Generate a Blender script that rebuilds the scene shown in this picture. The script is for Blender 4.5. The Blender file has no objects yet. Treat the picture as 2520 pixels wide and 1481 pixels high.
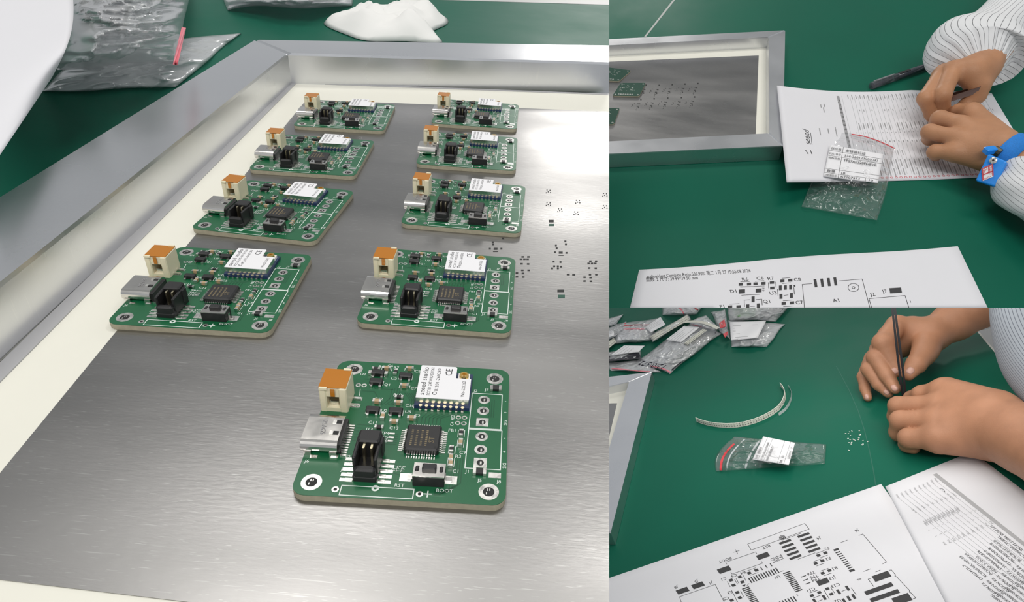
import bpy, bmesh, math, random
import numpy as np
from mathutils import Matrix, Vector, noise
random.seed(7)
SC = bpy.context.scene
COL = SC.collection
# ------------------------------------------------------------------ camera
FPX, PPX, PPY = 1582.793, 1260.0, 740.0
PITCH, ROLL = math.radians(33.22536), math.radians(4.33786)
CAMP = np.array([0, 0, .097144])
_f = np.array([0, math.cos(PITCH), -math.sin(PITCH)]); _r = np.array([1., 0, 0]); _u = np.cross(_r, _f)
CR = math.cos(ROLL) * _r + math.sin(ROLL) * _u
CU = -math.sin(ROLL) * _r + math.cos(ROLL) * _u
CF = _f
cd = bpy.data.cameras.new('camera'); cam = bpy.data.objects.new('camera', cd); COL.objects.link(cam)
cd.sensor_width = 36; cd.lens = 36 * FPX / 2520; cd.clip_start = .005; cd.clip_end = 60
cam.matrix_world = Matrix([list(CR) + [0], list(CU) + [0], list(-CF) + [0], [0, 0, 0, 1]]).transposed()
cam.location = CAMP
SC.camera = cam
SC.cycles.transparent_max_bounces = 32
# ------------------------------------------------------------------ world, lamps, exposure
w = bpy.data.worlds.new('world'); SC.world = w; w.use_nodes = True
w.node_tree.nodes['Background'].inputs[0].default_value = (.93, .96, 1, 1)
w.node_tree.nodes['Background'].inputs[1].default_value = .5
SC.view_settings.view_transform = 'Standard'; SC.view_settings.look = 'None'
SC.view_settings.exposure = 0; SC.view_settings.gamma = 1; SC.view_settings.use_curve_mapping = False
def lamp(name, loc, sx, sy, power, to, col=(1, .97, .93)):
    l = bpy.data.lights.new(name, 'AREA'); l.shape = 'RECTANGLE'; l.size = sx; l.size_y = sy; l.energy = power; l.color = col
    o = bpy.data.objects.new(name, l); COL.objects.link(o); o.location = loc
    o.rotation_euler = (Vector(to) - Vector(loc)).to_track_quat('-Z', 'Y').to_euler()
    return o
lamp('ceiling_lamp', (-.5, .98, 1.55), .7, .35, 6.5, (-.4, .8, 0))
lamp('ceiling_lamp', (.55, .98, 1.55), .7, .35, 6.5, (.5, .8, 0))
lamp('ceiling_lamp', (.1, -.9, 1.5), 1.4, .35, 21, (.2, .4, -.3))
lamp('ceiling_lamp', (.42, 4.45, 1.55),   .75, .8, 45, (.42, 4.45, 0))
# ------------------------------------------------------------------ the three benches: local frames (metres)
def frame(R, T):
    return np.array(R), np.array(T) / 1000
PAN = {
 'L': frame(np.eye(3), (0, 0, 0)),
 'T': frame([[0.954581, 0.273737, -0.11766], [-0.295588, 0.919694, -0.258439], [0.037467, 0.28148, 0.958835]], (172.399, 200.802, -339.633)),
 'B': frame([[0.865192, 0.258669, -0.429573], [-0.165031, 0.95584, 0.243178], [0.473506, -0.139503, 0.869673]], (257.003, 28.994, -453.84))}
def MW(p):
    R, T = PAN[p]
    m = Matrix.Identity(4)
    for i in range(3):
        for j in range(3): m[i][j] = R[i][j]
        m[i][3] = T[i]
    return m
_ul = lamp('added_fill_light', (0, 0, 0), .5, .5, 2.0, (0, 0, -1))  # unseen fill added beneath the upper right bench to brighten the lower one
_ul.matrix_world = MW('T') @ Matrix.Translation((0, .62, -.05))
def G(p, x, y, h=0.):
    """photo pixel -> point of bench p at height h (m) over its surface, bench coordinates"""
    R, T = PAN[p]
    d = CF + (x - PPX) / FPX * CR - (y - PPY) / FPX * CU
    o = R.T @ (CAMP - T); d = R.T @ d
    return o + d * ((h - o[2]) / d[2])
def depth(p, P):
    R, T = PAN[p]
    return float((R @ np.asarray(P) + T - CAMP) @ CF)
def ray(p, x, y):
    R, T = PAN[p]
    d = CF + (x - PPX) / FPX * CR - (y - PPY) / FPX * CU
    d = R.T @ d
    return R.T @ (CAMP - T), d / np.linalg.norm(d)
def zoom(x0, y0, s): return lambda x, y: (x0 + x * s, y0 + y * s)
# ------------------------------------------------------------------ materials
MT = {}
def lin(c):
    return tuple((v / 12.92 if v <= .04045 else ((v + .055) / 1.055) ** 2.4) for v in c)
def mat(name, rgb, rough=.5, metal=0., spec=.5, var=0., vscale=40., bump=0., bscale=200., alpha=1., trans=0., sss=0., coat=0., rvar=0., stretch=None):
    if name in MT: return MT[name]
    m = bpy.data.materials.new(name); m.use_nodes = True; MT[name] = m
    nt = m.node_tree; b = nt.nodes['Principled BSDF']; L = nt.links.new
    c = tuple(rgb) + (1,)
    b.inputs['Base Color'].default_value = c; b.inputs['Roughness'].default_value = rough; b.inputs['Metallic'].default_value = metal
    b.inputs['Specular IOR Level'].default_value = spec; b.inputs['Alpha'].default_value = alpha
    b.inputs['Transmission Weight'].default_value = trans; b.inputs['Coat Weight'].default_value = coat
    if sss:
        b.inputs['Subsurface Weight'].default_value = sss; b.inputs['Subsurface Radius'].default_value = (.004, .0015, .0008)
    if var or bump or rvar:
        tc = nt.nodes.new('ShaderNodeTexCoord'); src = tc.outputs['Object']
        if stretch:
            mp = nt.nodes.new('ShaderNodeMapping'); mp.inputs['Scale'].default_value = stretch; L(src, mp.inputs[0]); src = mp.outputs[0]
    if var or rvar:
        n = nt.nodes.new('ShaderNodeTexNoise'); n.inputs['Scale'].default_value = vscale; n.inputs['Detail'].default_value = 5; L(src, n.inputs[0])
    if var:
        r = nt.nodes.new('ShaderNodeMix'); r.data_type = 'RGBA'
        r.inputs[6].default_value = tuple(v * (1 - var) for v in rgb) + (1,); r.inputs[7].default_value = tuple(min(1, v * (1 + var)) for v in rgb) + (1,)
        L(n.outputs['Fac'], r.inputs[0]); L(r.outputs[2], b.inputs['Base Color'])
    if rvar:
        q = nt.nodes.new('ShaderNodeMapRange'); q.inputs[3].default_value = max(.02, rough - rvar); q.inputs[4].default_value = rough + rvar
        q.inputs[1].default_value = .3; q.inputs[2].default_value = .7
        L(n.outputs['Fac'], q.inputs[0]); L(q.outputs[0], b.inputs['Roughness'])
    if bump:
        n2 = nt.nodes.new('ShaderNodeTexNoise'); n2.inputs['Scale'].default_value = bscale; n2.inputs['Detail'].default_value = 4; L(src, n2.inputs[0])
        bp = nt.nodes.new('ShaderNodeBump'); bp.inputs['Strength'].default_value = bump; bp.inputs['Distance'].default_value = .001
        L(n2.outputs['Fac'], bp.inputs['Height']); L(bp.outputs[0], b.inputs['Normal'])
    return m
def film(name, tint=(1, 1, 1), milk=.03, rough=.07, gloss=.06):
    if name in MT: return MT[name]
    m = bpy.data.materials.new(name); m.use_nodes = True; MT[name] = m
    nt = m.node_tree; nt.nodes.clear(); N = nt.nodes.new; L = nt.links.new
    out = N('ShaderNodeOutputMaterial'); t = N('ShaderNodeBsdfTransparent'); t.inputs[0].default_value = tint + (1,)
    g = N('ShaderNodeBsdfGlossy'); g.inputs['Roughness'].default_value = rough
    d = N('ShaderNodeBsdfDiffuse'); d.inputs[0].default_value = (.85, .87, .88, 1)
    lw = N('ShaderNodeLayerWeight'); pw = N('ShaderNodeMath'); pw.operation = 'POWER'; pw.inputs[1].default_value = 3; L(lw.outputs['Facing'], pw.inputs[0])
    mu = N('ShaderNodeMath'); mu.operation = 'MULTIPLY'; mu.inputs[1].default_value = .7; L(pw.outputs[0], mu.inputs[0])
    ad = N('ShaderNodeMath'); ad.operation = 'ADD'; ad.inputs[1].default_value = gloss; L(mu.outputs[0], ad.inputs[0])
    m1 = N('ShaderNodeMixShader'); m1.inputs[0].default_value = milk; L(t.outputs[0], m1.inputs[1]); L(d.outputs[0], m1.inputs[2])
    m2 = N('ShaderNodeMixShader'); L(ad.outputs[0], m2.inputs[0]); L(m1.outputs[0], m2.inputs[1]); L(g.outputs[0], m2.inputs[2])
    L(m2.outputs[0], out.inputs[0])
    return m
def stripes(name, base, line, count, width, rough=.7):
    """cloth with fine woven lines running along the sleeve: u of the UV map goes round it"""
    m = bpy.data.materials.new(name); m.use_nodes = True; MT[name] = m
    nt = m.node_tree; b = nt.nodes['Principled BSDF']; N = nt.nodes.new; L = nt.links.new
    uv = N('ShaderNodeUVMap'); sx = N('ShaderNodeSeparateXYZ'); L(uv.outputs[0], sx.inputs[0])
    k = N('ShaderNodeMath'); k.operation = 'MULTIPLY'; k.inputs[1].default_value = count; L(sx.outputs[0], k.inputs[0])
    fr = N('ShaderNodeMath'); fr.operation = 'FRACT'; L(k.outputs[0], fr.inputs[0])
    lt = N('ShaderNodeMath'); lt.operation = 'LESS_THAN'; lt.inputs[1].default_value = width; L(fr.outputs[0], lt.inputs[0])
    mx = N('ShaderNodeMix'); mx.data_type = 'RGBA'; mx.inputs[6].default_value = base + (1,); mx.inputs[7].default_value = line + (1,)
    L(lt.outputs[0], mx.inputs[0]); L(mx.outputs[2], b.inputs['Base Color'])
    b.inputs['Roughness'].default_value = rough; b.inputs['Specular IOR Level'].default_value = .25
    return m
GREEN = mat('bench_green', (.003, .104, .063), .48, var=.12, vscale=9, spec=.14, rvar=.07, bump=.02, bscale=900)
ALU = mat('brushed_aluminium', (.72, .73, .75), .3, 1, var=.05, vscale=14, rvar=.05, bump=.02, bscale=500, stretch=(1, 1, 1))
STEEL = mat('stencil_steel', (.34, .335, .33), .33, 1, var=.16, vscale=25, rvar=.09, bump=.03, bscale=1600, stretch=(.25, 1, 1))
def scratched(m, sc, rot, amt, thr):
    nt = m.node_tree; b = nt.nodes['Principled BSDF']; N = nt.nodes.new; L = nt.links.new
    tc = N('ShaderNodeTexCoord'); acc = None
    for k, (r, s3) in enumerate(rot):
        mp = N('ShaderNodeMapping'); mp.inputs['Rotation'].default_value = (0, 0, r); mp.inputs['Scale'].default_value = s3; L(tc.outputs['Object'], mp.inputs[0])
        n = N('ShaderNodeTexNoise'); n.inputs['Scale'].default_value = sc; n.inputs['Detail'].default_value = 2; L(mp.outputs[0], n.inputs[0])
        r_ = N('ShaderNodeMapRange'); r_.inputs[1].default_value = thr; r_.inputs[2].default_value = thr + .06; L(n.outputs['Fac'], r_.inputs[0])
        if acc is None: acc = r_.outputs[0]
        else:
            a = N('ShaderNodeMath'); a.operation = 'MAXIMUM'; L(acc, a.inputs[0]); L(r_.outputs[0], a.inputs[1]); acc = a.outputs[0]
    src = b.inputs['Base Color'].links[0].from_socket; mx = N('ShaderNodeMix'); mx.data_type = 'RGBA'; mx.inputs[7].default_value = (.8, .8, .8, 1)
    k = N('ShaderNodeMath'); k.operation = 'MULTIPLY'; k.inputs[1].default_value = amt; L(acc, k.inputs[0]); L(k.outputs[0], mx.inputs[0]); L(src, mx.inputs[6]); L(mx.outputs[2], b.inputs['Base Color'])
scratched(STEEL, 90, ((.35, (3, 34, 1)), (-.5, (4, 40, 1)), (1.3, (1.2, 30, 1))), .22, .68)
scratched(ALU, 50, ((.9, (1, 26, 1)), (2.1, (1.3, 20, 1))), .4, .68)
CREAM = mat('cream_border', (.80, .79, .70), .5, var=.03, vscale=30)
GLUE = mat('grey_glue', (.42, .42, .43), .4)
PAPER = mat('paper', (.74, .74, .77), .85, spec=.2, var=.015, vscale=25)
INK = mat('black_ink', (.028, .028, .03), .8)
GREYINK = mat('grey_ink', (.30, .30, .31), .85)
REDINK = mat('red_ink', (.6, .08, .1), .8)
PCB = mat('solder_mask_green', (.004, .112, .04), .33, spec=.5, var=.1, vscale=300, coat=.3)
PCBEDGE = mat('laminate_edge', (.36, .33, .24), .7, var=.2, vscale=900)
SILK = mat('silkscreen_white', (.72, .78, .74), .6)
TRACE = mat('mask_over_copper', (.002, .075, .028), .3, coat=.3)
SOLDER = mat('solder', (.78, .77, .74), .28, 1, rvar=.1, vscale=900)
CHROME = mat('connector_steel', (.74, .72, .69), .2, 1, rvar=.05, vscale=300)
GOLD = mat('gold', (.83, .58, .2), .25, 1)
PINGOLD = mat('pale_gold', (.66, .6, .42), .3, 1)
BLACK = mat('black_plastic', (.012, .012, .013), .45, bump=.03, bscale=3000)
IVORY = mat('ivory_plastic', (.78, .72, .52), .45, sss=.15)
KAPTON = mat('amber_tape', (.47, .165, .004), .3, trans=.0, coat=.1)
TAN = mat('ceramic_tan', (.42, .3, .17), .5)
WHITE = mat('label_white', (.82, .82, .84), .6)
DARK = mat('dark_opening', (.01, .011, .011), .6)
OPENGREEN = mat('green_seen_through_opening', (.003, .07, .042), .5)
BLUEPCB = mat('module_laminate', (.012, .03, .09), .5)
CHIPINK = mat('chip_marking', (.2, .16, .09), .7)
RED = mat('red_plastic', (.62, .05, .06), .4)
PINK = mat('pink_strip', (.78, .22, .27), .45)
TAPE = mat('carrier_tape', (.66, .66, .58), .6, var=.05, vscale=200)
FILM = film('clear_film', (1, 1, 1), .025, .09, .06)
FILM2 = film('cloudy_film', (.98, .99, 1), .42, .16, .08)
FILM3 = film('smoky_film', (.85, .85, .88), .42, .16, .08)
FILM4 = film('pile_film', (.98, .98, 1), .5, .14, .1)
FILM5 = film('pile_grey_film', (.85, .85, .9), .5, .14, .12)
CLOTH = mat('tissue', (.82, .82, .80), .9, spec=.1)
SKIN = mat('skin', (.45, .225, .118), .48, spec=.35, sss=.06, var=.2, vscale=55, bump=.25, bscale=900)
SKIN2 = mat('skin_pale', (.39, .188, .106), .48, spec=.35, sss=.06, var=.2, vscale=50, bump=.25, bscale=900)
NAIL = mat('nail', (.52, .30, .24), .3, spec=.5)
# ------------------------------------------------------------------ mesh helpers
class MB:
    def __init__(s): s.v = []; s.f = []; s.uv = None
    def add(s, vs, fs):
        n = len(s.v); s.v += [tuple(map(float, p)) for p in vs]; s.f += [tuple(i + n for i in f) for f in fs]
        return s
    def prism(s, poly, z0, z1):
        """poly: list of (x,y) ccw or cw; z0,z1 numbers"""
        a = sum(poly[i][0] * poly[(i + 1) % len(poly)][1] - poly[(i + 1) % len(poly)][0] * poly[i][1] for i in range(len(poly)))
        if a < 0: poly = poly[::-1]
        n = len(poly)
        return s.add([(x, y, z0) for x, y in poly] + [(x, y, z1) for x, y in poly],
                     [tuple(range(n - 1, -1, -1)), tuple(range(n, 2 * n))] + [(i, (i + 1) % n, n + (i + 1) % n, n + i) for i in range(n)])
    def hexa(s, b, t):
        """bottom 4 points, top 4 points, ccw from above"""
        return s.add(list(b) + list(t), [(3, 2, 1, 0), (4, 5, 6, 7), (0, 1, 5, 4), (1, 2, 6, 5), (2, 3, 7, 6), (3, 0, 4, 7)])
    def box(s, c, d, bev=0., rz=0.):
        x, y, z = c; a, b, h = d[0] / 2, d[1] / 2, d[2] / 2
        C, S = math.cos(rz), math.sin(rz)
        def q(px, py, pz): return (x + px * C - py * S, y + px * S + py * C, z + pz)
        if not bev:
            return s.hexa([q(-a, -b, -h), q(a, -b, -h), q(a, b, -h), q(-a, b, -h)], [q(-a, -b, h), q(a, -b, h), q(a, b, h), q(-a, b, h)])
        e = bev
        rings = [[(-a, -b + e), (-a + e, -b), (a - e, -b), (a, -b + e), (a, b - e), (a - e, b), (-a + e, b), (-a, b - e)]]
        lo = [q(u, v, -h) for u, v in rings[0]]; mid = [q(u, v, h - e) for u, v in rings[0]]
        k = [(u * (1 - e / a), v * (1 - e / b)) for u, v in rings[0]]; hi = [q(u, v, h) for u, v in k]
        vs = lo + mid + hi; fs = [tuple(range(7, -1, -1)), tuple(range(16, 24))]
        for r in (0, 8):
            fs += [(r + i, r + (i + 1) % 8, r + 8 + (i + 1) % 8, r + 8 + i) for i in range(8)]
        return s.add(vs, fs)
    def cyl(s, c, r, z0, z1, n=20, r2=None):
        r2 = r if r2 is None else r2
        return s.add([(c[0] + r * math.cos(2 * math.pi * i / n), c[1] + r * math.sin(2 * math.pi * i / n), z0) for i in range(n)] +
                     [(c[0] + r2 * math.cos(2 * math.pi * i / n), c[1] + r2 * math.sin(2 * math.pi * i / n), z1) for i in range(n)],
                     [tuple(range(n - 1, -1, -1)), tuple(range(n, 2 * n))] + [(i, (i + 1) % n, n + (i + 1) % n, n + i) for i in range(n)])
    def ring(s, c, r0, r1, z0, z1, n=24):
        P = []
        for z, r in ((z0, r0), (z0, r1), (z1, r1), (z1, r0)):
            P += [(c[0] + r * math.cos(2 * math.pi * i / n), c[1] + r * math.sin(2 * math.pi * i / n), z) for i in range(n)]
        F = []
        for k in range(4):
            F += [(k * n + i, k * n + (i + 1) % n, ((k + 1) % 4) * n + (i + 1) % n, ((k + 1) % 4) * n + i) for i in range(n)]
        return s.add(P, F)
    def tube(s, pts, rad, n=10, cap=True):
        pts = [np.array(p, float) for p in pts]
        rad = [rad] * len(pts) if isinstance(rad, (int, float)) else rad
        V = []; up = np.array([.13, .21, .97])
        for i, p in enumerate(pts):
            t = pts[min(i + 1, len(pts) - 1)] - pts[max(i - 1, 0)]; t /= np.linalg.norm(t)
            if abs(t @ up) > .95: up = np.array([1., .1, 0])
            a = np.cross(t, up); a /= np.linalg.norm(a); b = np.cross(a, t)
            V += [p + rad[i] * (math.cos(2 * math.pi * k / n) * a + math.sin(2 * math.pi * k / n) * b) for k in range(n)]
        m = len(pts)
        F = [(i * n + k, i * n + (k + 1) % n, (i + 1) * n + (k + 1) % n, (i + 1) * n + k) for i in range(m - 1) for k in range(n)]
        if cap: F += [tuple(range(n - 1, -1, -1)), tuple(range((m - 1) * n, m * n))]
        return s.add(V, F)
    def line(s, p, q, wd, t=None):
        """flat stroke p->q of width wd on a plane (same z)"""
        p = np.array(p, float); q = np.array(q, float); d = q - p; d /= np.linalg.norm(d) + 1e-12
        nrm = np.array([-d[1], d[0], 0]) * wd / 2; d = d * wd * .3
        return s.add([p - nrm - d, q - nrm + d, q + nrm + d, p + nrm - d], [(0, 1, 2, 3)])
def mesh_obj(name, vs, fs, material, parent=None, smooth=False, org=None, uvs=None):
    me = bpy.data.meshes.new(name); me.from_pydata([tuple(v) for v in vs], [], [tuple(f) for f in fs])
    if uvs is not None:
        ul = me.uv_layers.new(name='UVMap')
        for lp in me.loops: ul.data[lp.index].uv = uvs[lp.vertex_index]
    me.materials.append(material); me.update()
    if smooth:
        for p in me.polygons: p.use_smooth = True
    o = bpy.data.objects.new(name, me); COL.objects.link(o)
    if parent is not None: o.parent = parent
    return o
def fix_normals(o):
    bm = bmesh.new(); bm.from_mesh(o.data); bmesh.ops.recalc_face_normals(bm, faces=bm.faces); bm.to_mesh(o.data); bm.free()
    return o
def build(mb, name, material, parent=None, smooth=False, shift=None):
    vs = mb.v if shift is None else [tuple(np.array(v) - shift) for v in mb.v]
    return mesh_obj(name, vs, mb.f, material, parent, smooth, uvs=mb.uv)
def tag(o, label, cat, group=None, kind=None):
    if label: o['label'] = label
    if cat: o['category'] = cat
    if group: o['group'] = group
    if kind: o['kind'] = kind
    return o
def thing(name, label, cat, p, loc, rz=0., group=None):
    o = bpy.data.objects.new(name, None); COL.objects.link(o); o.empty_display_size = .01
    o.matrix_world = MW(p) @ Matrix.Translation(Vector(loc)) @ Matrix.Rotation(rz, 4, 'Z')
    return tag(o, label, cat, group)
def at(o, p, loc=(0, 0, 0)):
    o.matrix_world = MW(p) @ Matrix.Translation(Vector(loc)); return o
def copy_tree(o, parent=None):
    c = o.copy(); COL.objects.link(c); c.parent = parent
    for k, v in o.items(): pass
    for ch in o.children: copy_tree(ch, c)
    return c
TXT = {}
_tc = bpy.data.curves.new('lettering', 'FONT'); _to = bpy.data.objects.new('lettering', _tc)
def glyphs(t):
    if t not in TXT:
        _tc.body = t; _tc.resolution_u = 2; _to.to_mesh_clear(); me = _to.to_mesh()
        v = np.array([q.co[:2] for q in me.vertices]).reshape(-1, 2); f = [tuple(q.vertices) for q in me.polygons]
        TXT[t] = (v, f)
    return TXT[t]
def text(mb, t, org, ax, ay, h, center=False, wmax=None):
    """lettering t on mb; org 3-vector, ax/ay unit 3-vectors, h cap height"""
    v, f = glyphs(t)
    if not len(v): return
    s = h / .69; x0, x1 = v[:, 0].min(), v[:, 0].max(); sx = s
    if wmax: sx = wmax / (x1 - x0)
    o = np.array(org, float)
    X = (v[:, 0] - (x0 + x1) / 2 if center else v[:, 0] - x0) * sx; Y = (v[:, 1] - (.345 if center else 0)) * s
    P = o + X[:, None] * np.array(ax) + Y[:, None] * np.array(ay)
    mb.add(P, f)
def plane_cut(objs, a, b, keep, flat=()):
    """saw things off along the vertical joint seen between photo pixels a and b"""
    bpy.context.view_layer.update()
    d1 = CF + (a[0] - PPX) / FPX * CR - (a[1] - PPY) / FPX * CU; d2 = CF + (b[0] - PPX) / FPX * CR - (b[1] - PPY) / FPX * CU
    n = Vector(np.cross(d1, d2)); n.normalize()
    d3 = CF + (keep[0] - PPX) / FPX * CR - (keep[1] - PPY) / FPX * CU
    if n.dot(Vector(d3)) > 0: n = -n
    for o in objs:
        if o.type != 'MESH': continue
        M = o.matrix_world.inverted(); co = M @ Vector(CAMP); no = (o.matrix_world.to_3x3().transposed() @ n); no.normalize()
        if o.data.users > 1: o.data = o.data.copy()
        bm = bmesh.new(); bm.from_mesh(o.data)
        r = bmesh.ops.bisect_plane(bm, geom=bm.verts[:] + bm.edges[:] + bm.faces[:], plane_co=co, plane_no=no, clear_outer=True)
        e = [g for g in r['geom_cut'] if isinstance(g, bmesh.types.BMEdge) and g.is_boundary]
        if e and o not in flat: bmesh.ops.holes_fill(bm, edges=e, sides=0)
        bm.to_mesh(o.data); bm.free()
# ------------------------------------------------------------------ the setting
def slab(name, pts, z0, z1, material):
    mb = MB(); mb.prism(pts, z0, z1); return build(mb, name, material)
tag(slab('floor', [(-4, -3), (4, -3), (4, 7), (-4, 7)], -1.32, -1.3, mat('floor_grey', (.30, .30, .295), .5, var=.15, vscale=6)), None, None, kind='structure')
tag(slab('ceiling', [(-4, -3), (4, -3), (4, 7), (-4, 7)], 2.6, 2.62, mat('ceiling_white', (.88, .88, .87), .8)), None, None, kind='structure')
def L2(x, y, h=0.): return tuple(G('L', x, y, h)[:2])
FOIL = -.0016
TBL = -.0062
# bench under the stencil
ed = [G('L', x, y, TBL)[:2] for x, y in ((-300, -60), (900, -6), (1560, 14), (1560, 1480))]
tb = thing('workbench', 'green topped workbench under the silver frame full of circuit boards', 'workbench', 'L', (0, .3, TBL - .03))
mb = MB(); mb.prism([tuple(ed[0]), tuple(ed[1]), tuple(ed[2]), (.06, -.02), (-.42, -.02)], TBL - .012, TBL)
top_L = build(mb, 'tabletop', GREEN, tb, shift=np.array((0, .3, TBL - .03)))
mb = MB(); q = np.array(ed[2]) - np.array(ed[1]); nrm = np.array((-q[1], q[0])) / np.linalg.norm(q)
a, b = np.array(ed[1]), np.array(ed[2]); a0 = a - (b - a) * .9
mb.prism([tuple(a0), tuple(b), tuple(b + nrm * .05), tuple(a0 + nrm * .05)], TBL - .012, TBL + .0004)
edge_L = build(mb, 'edge_strip', mat('edge_strip_grey', (.5, .5, .49), .4), tb, shift=np.array((0, .3, TBL - .03)))
mb = MB(); mb.prism([(-.4, .02), (.05, .02), (.05, .06), (-.4, .06)], TBL - .03, TBL - .012)
build(mb, 'underframe', ALU, tb, shift=np.array((0, .3, TBL - .03)))
# ------------------------------------------------------------------ stencil frame with its foil (left bench)
FT = .014
I1 = np.array(L2(708, 130, FT)); O1 = np.array(L2(628, 97, FT))
I0 = np.array(L2(0, 694, FT)); I0 = I0 + (I0 - I1) / np.linalg.norm(I0 - I1) * .16
O0 = np.array(L2(0, 484, FT)); O0 = O0 + (O0 - O1) / np.linalg.norm(O0 - O1) * .235
I2 = np.array(L2(1495, 153, FT)); I2 = I2 + (I2 - I1) * .2
O2 = np.array(L2(1495, 111, FT)); O2 = O2 + (O2 - O1) * .2
I3 = I0 + (I2 - I1); O3 = O0 + (O2 - O1)
orgL = np.array((-.04, .2, TBL))
sf = thing('stencil_frame', 'silver aluminium stencil frame holding a steel sheet with nine assembled circuit boards', 'stencil', 'L', orgL)
def beam(a, b, c, d, z0, z1, parent, org, bev=.0012):
    """mitred bar: outer a-b, inner d-c, with an eased top edge"""
    P = [np.array(t) for t in (a, b, c, d)]; ctr = sum(P) / 4
    ins = [p + (ctr - p) / np.linalg.norm(ctr - p) * bev * 1.5 for p in P]
    mb = MB(); lo = [(*p, z0) for p in P]; mi = [(*p, z1 - bev) for p in P]; hi = [(*p, z1) for p in ins]
    mb.add(lo + mi + hi, [(3, 2, 1, 0), (8, 9, 10, 11)] + [(k + i, k + (i + 1) % 4, k + 4 + (i + 1) % 4, k + 4 + i) for k in (0, 4) for i in range(4)])
    return fix_normals(build(mb, 'beam', ALU, parent, shift=org))
cutL = [top_L, edge_L]
cutL.append(beam(O0, O1, I1, I0, TBL, FT, sf, orgL))
cutL.append(beam(O1, O2, I2, I1, TBL, FT, sf, orgL))
cutL.append(beam(O3, O0, I0, I3, TBL, FT, sf, orgL))
F1 = np.array(L2(294, 805, FOIL)); F0 = np.array(L2(0, 1163, FOIL)); dF = (F1 - F0) / np.linalg.norm(F1 - F0)
B1 = np.array(L2(972, 253, FOIL)); B2 = np.array(L2(1495, 274, FOIL))
def isect(p, d, q, e):
    A = np.array([d, -e]).T; t = np.linalg.solve(A, q - p); return p + d * t[0]
S0 = np.array(L2(0, 1425, FOIL)); S1 = np.array(L2(470, 1481, FOIL))
cBL = isect(F0, dF, B1, B2 - B1); cFL = isect(F0, dF, S0, S1 - S0); cBR = B2 + (B2 - B1) * .5; cFR = S0 + (S1 - S0) * 4.2
W1 = np.array(L2(712, 201, FOIL)); W0 = np.array(L2(0, 890, FOIL)); W0 = W0 + (W0 - W1) * .6; W2 = np.array(L2(1495, 230, FOIL)); W2 = W2 + (W2 - W1) * .4
W3 = W0 + (W2 - W1) * 1.0
for q in ([W0, W1, cBL, cFL], [W1, W2, cBR, cBL], [W3, W0, cFL, cFR]):
    mb = MB(); mb.prism([tuple(t) for t in q], FOIL - .0022, FOIL - .0002); cutL.append(build(mb, 'adhesive_border', CREAM, sf, shift=orgL))
def inset(a, b, d, s0, s1):
    n = np.array((-(b - a)[1], (b - a)[0])); n /= np.linalg.norm(n); n *= d
    return [tuple(a + n * s0), tuple(b + n * s0), tuple(b + n * s1), tuple(a + n * s1)]
for a, b, s in ((W0, W1, -1), (W1, W2, -1)):
    mb = MB(); mb.prism(inset(a, b, s, .0002, .0042 if a is W0 else .0022), FOIL - .001, FOIL + .0001); cutL.append(build(mb, 'glue_line', GLUE, sf, shift=orgL))
mb = MB(); mb.prism([tuple(t) for t in (cBL, cBR, cFR, cFL)], FOIL - .0009, FOIL)
foil = build(mb, 'foil', STEEL, sf, shift=orgL); cutL.append(foil)
zA = zoom(1180, 440, .28356)
def opening(mb, x, y, wz, hz, z, p='L', zf=zA, dz=.00006):
    pts = [G(p, *zf(x + sx * wz / 2, y + sy * hz / 2), z)[:2] for sx, sy in ((-1, 1), (1, 1), (1, -1), (-1, -1))]
    mb.prism([tuple(t) for t in pts], z - .0002, z + dz)
for x, y, wz, hz, m in ((705, 970, 58, 20, DARK), (712, 1018, 58, 26, OPENGREEN), (622, 365, 44, 20, DARK), (625, 398, 44, 17, OPENGREEN)):
    mb = MB(); opening(mb, x, y, wz, hz, FOIL); cutL.append(build(mb, 'pad_opening', m, sf, shift=orgL))
mb = MB()
cl = [(375, 675), (425, 675), (360, 695), (390, 695), (418, 695), (365, 735), (422, 737), (372, 792), (427, 792), (325, 815), (377, 818), (325, 848), (380, 850)]
ap = [(x, y, 22, 11) for x, y in cl] + [(x + 587, y + 37, 21, 11) for x, y in cl]
ap += [(x, y, 17, 13) for x, y in ((643, 715), (703, 720), (648, 757), (680, 757), (708, 760), (630, 775), (680, 775), (655, 635), (755, 640), (745, 540), (750, 565), (663, 577), (670, 600), (115, 548), (118, 566), (90, 604), (190, 604), (205, 515))]
ap += [(770, 828, 26, 11), (818, 830, 26, 11), (705, 638, 34, 16), (140, 605, 34, 16), (708, 662, 44, 4), (140, 630, 44, 4)]
ap += [(x + dx, y + dy, 9, 7) for x, y in ((600, 105), (600, 215), (855, 195), (840, 295), (1090, 135), (1090, 240), (700, 268)) for dx, dy in ((-14, -10), (12, -8), (-4, 6), (16, 12), (-20, 14))]
for x, y, wz, hz in ap: opening(mb, x, y, wz, hz, FOIL)
o = build(mb, 'small_openings', DARK, sf, shift=orgL); o['kind'] = 'stuff'; cutL.append(o)
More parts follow.
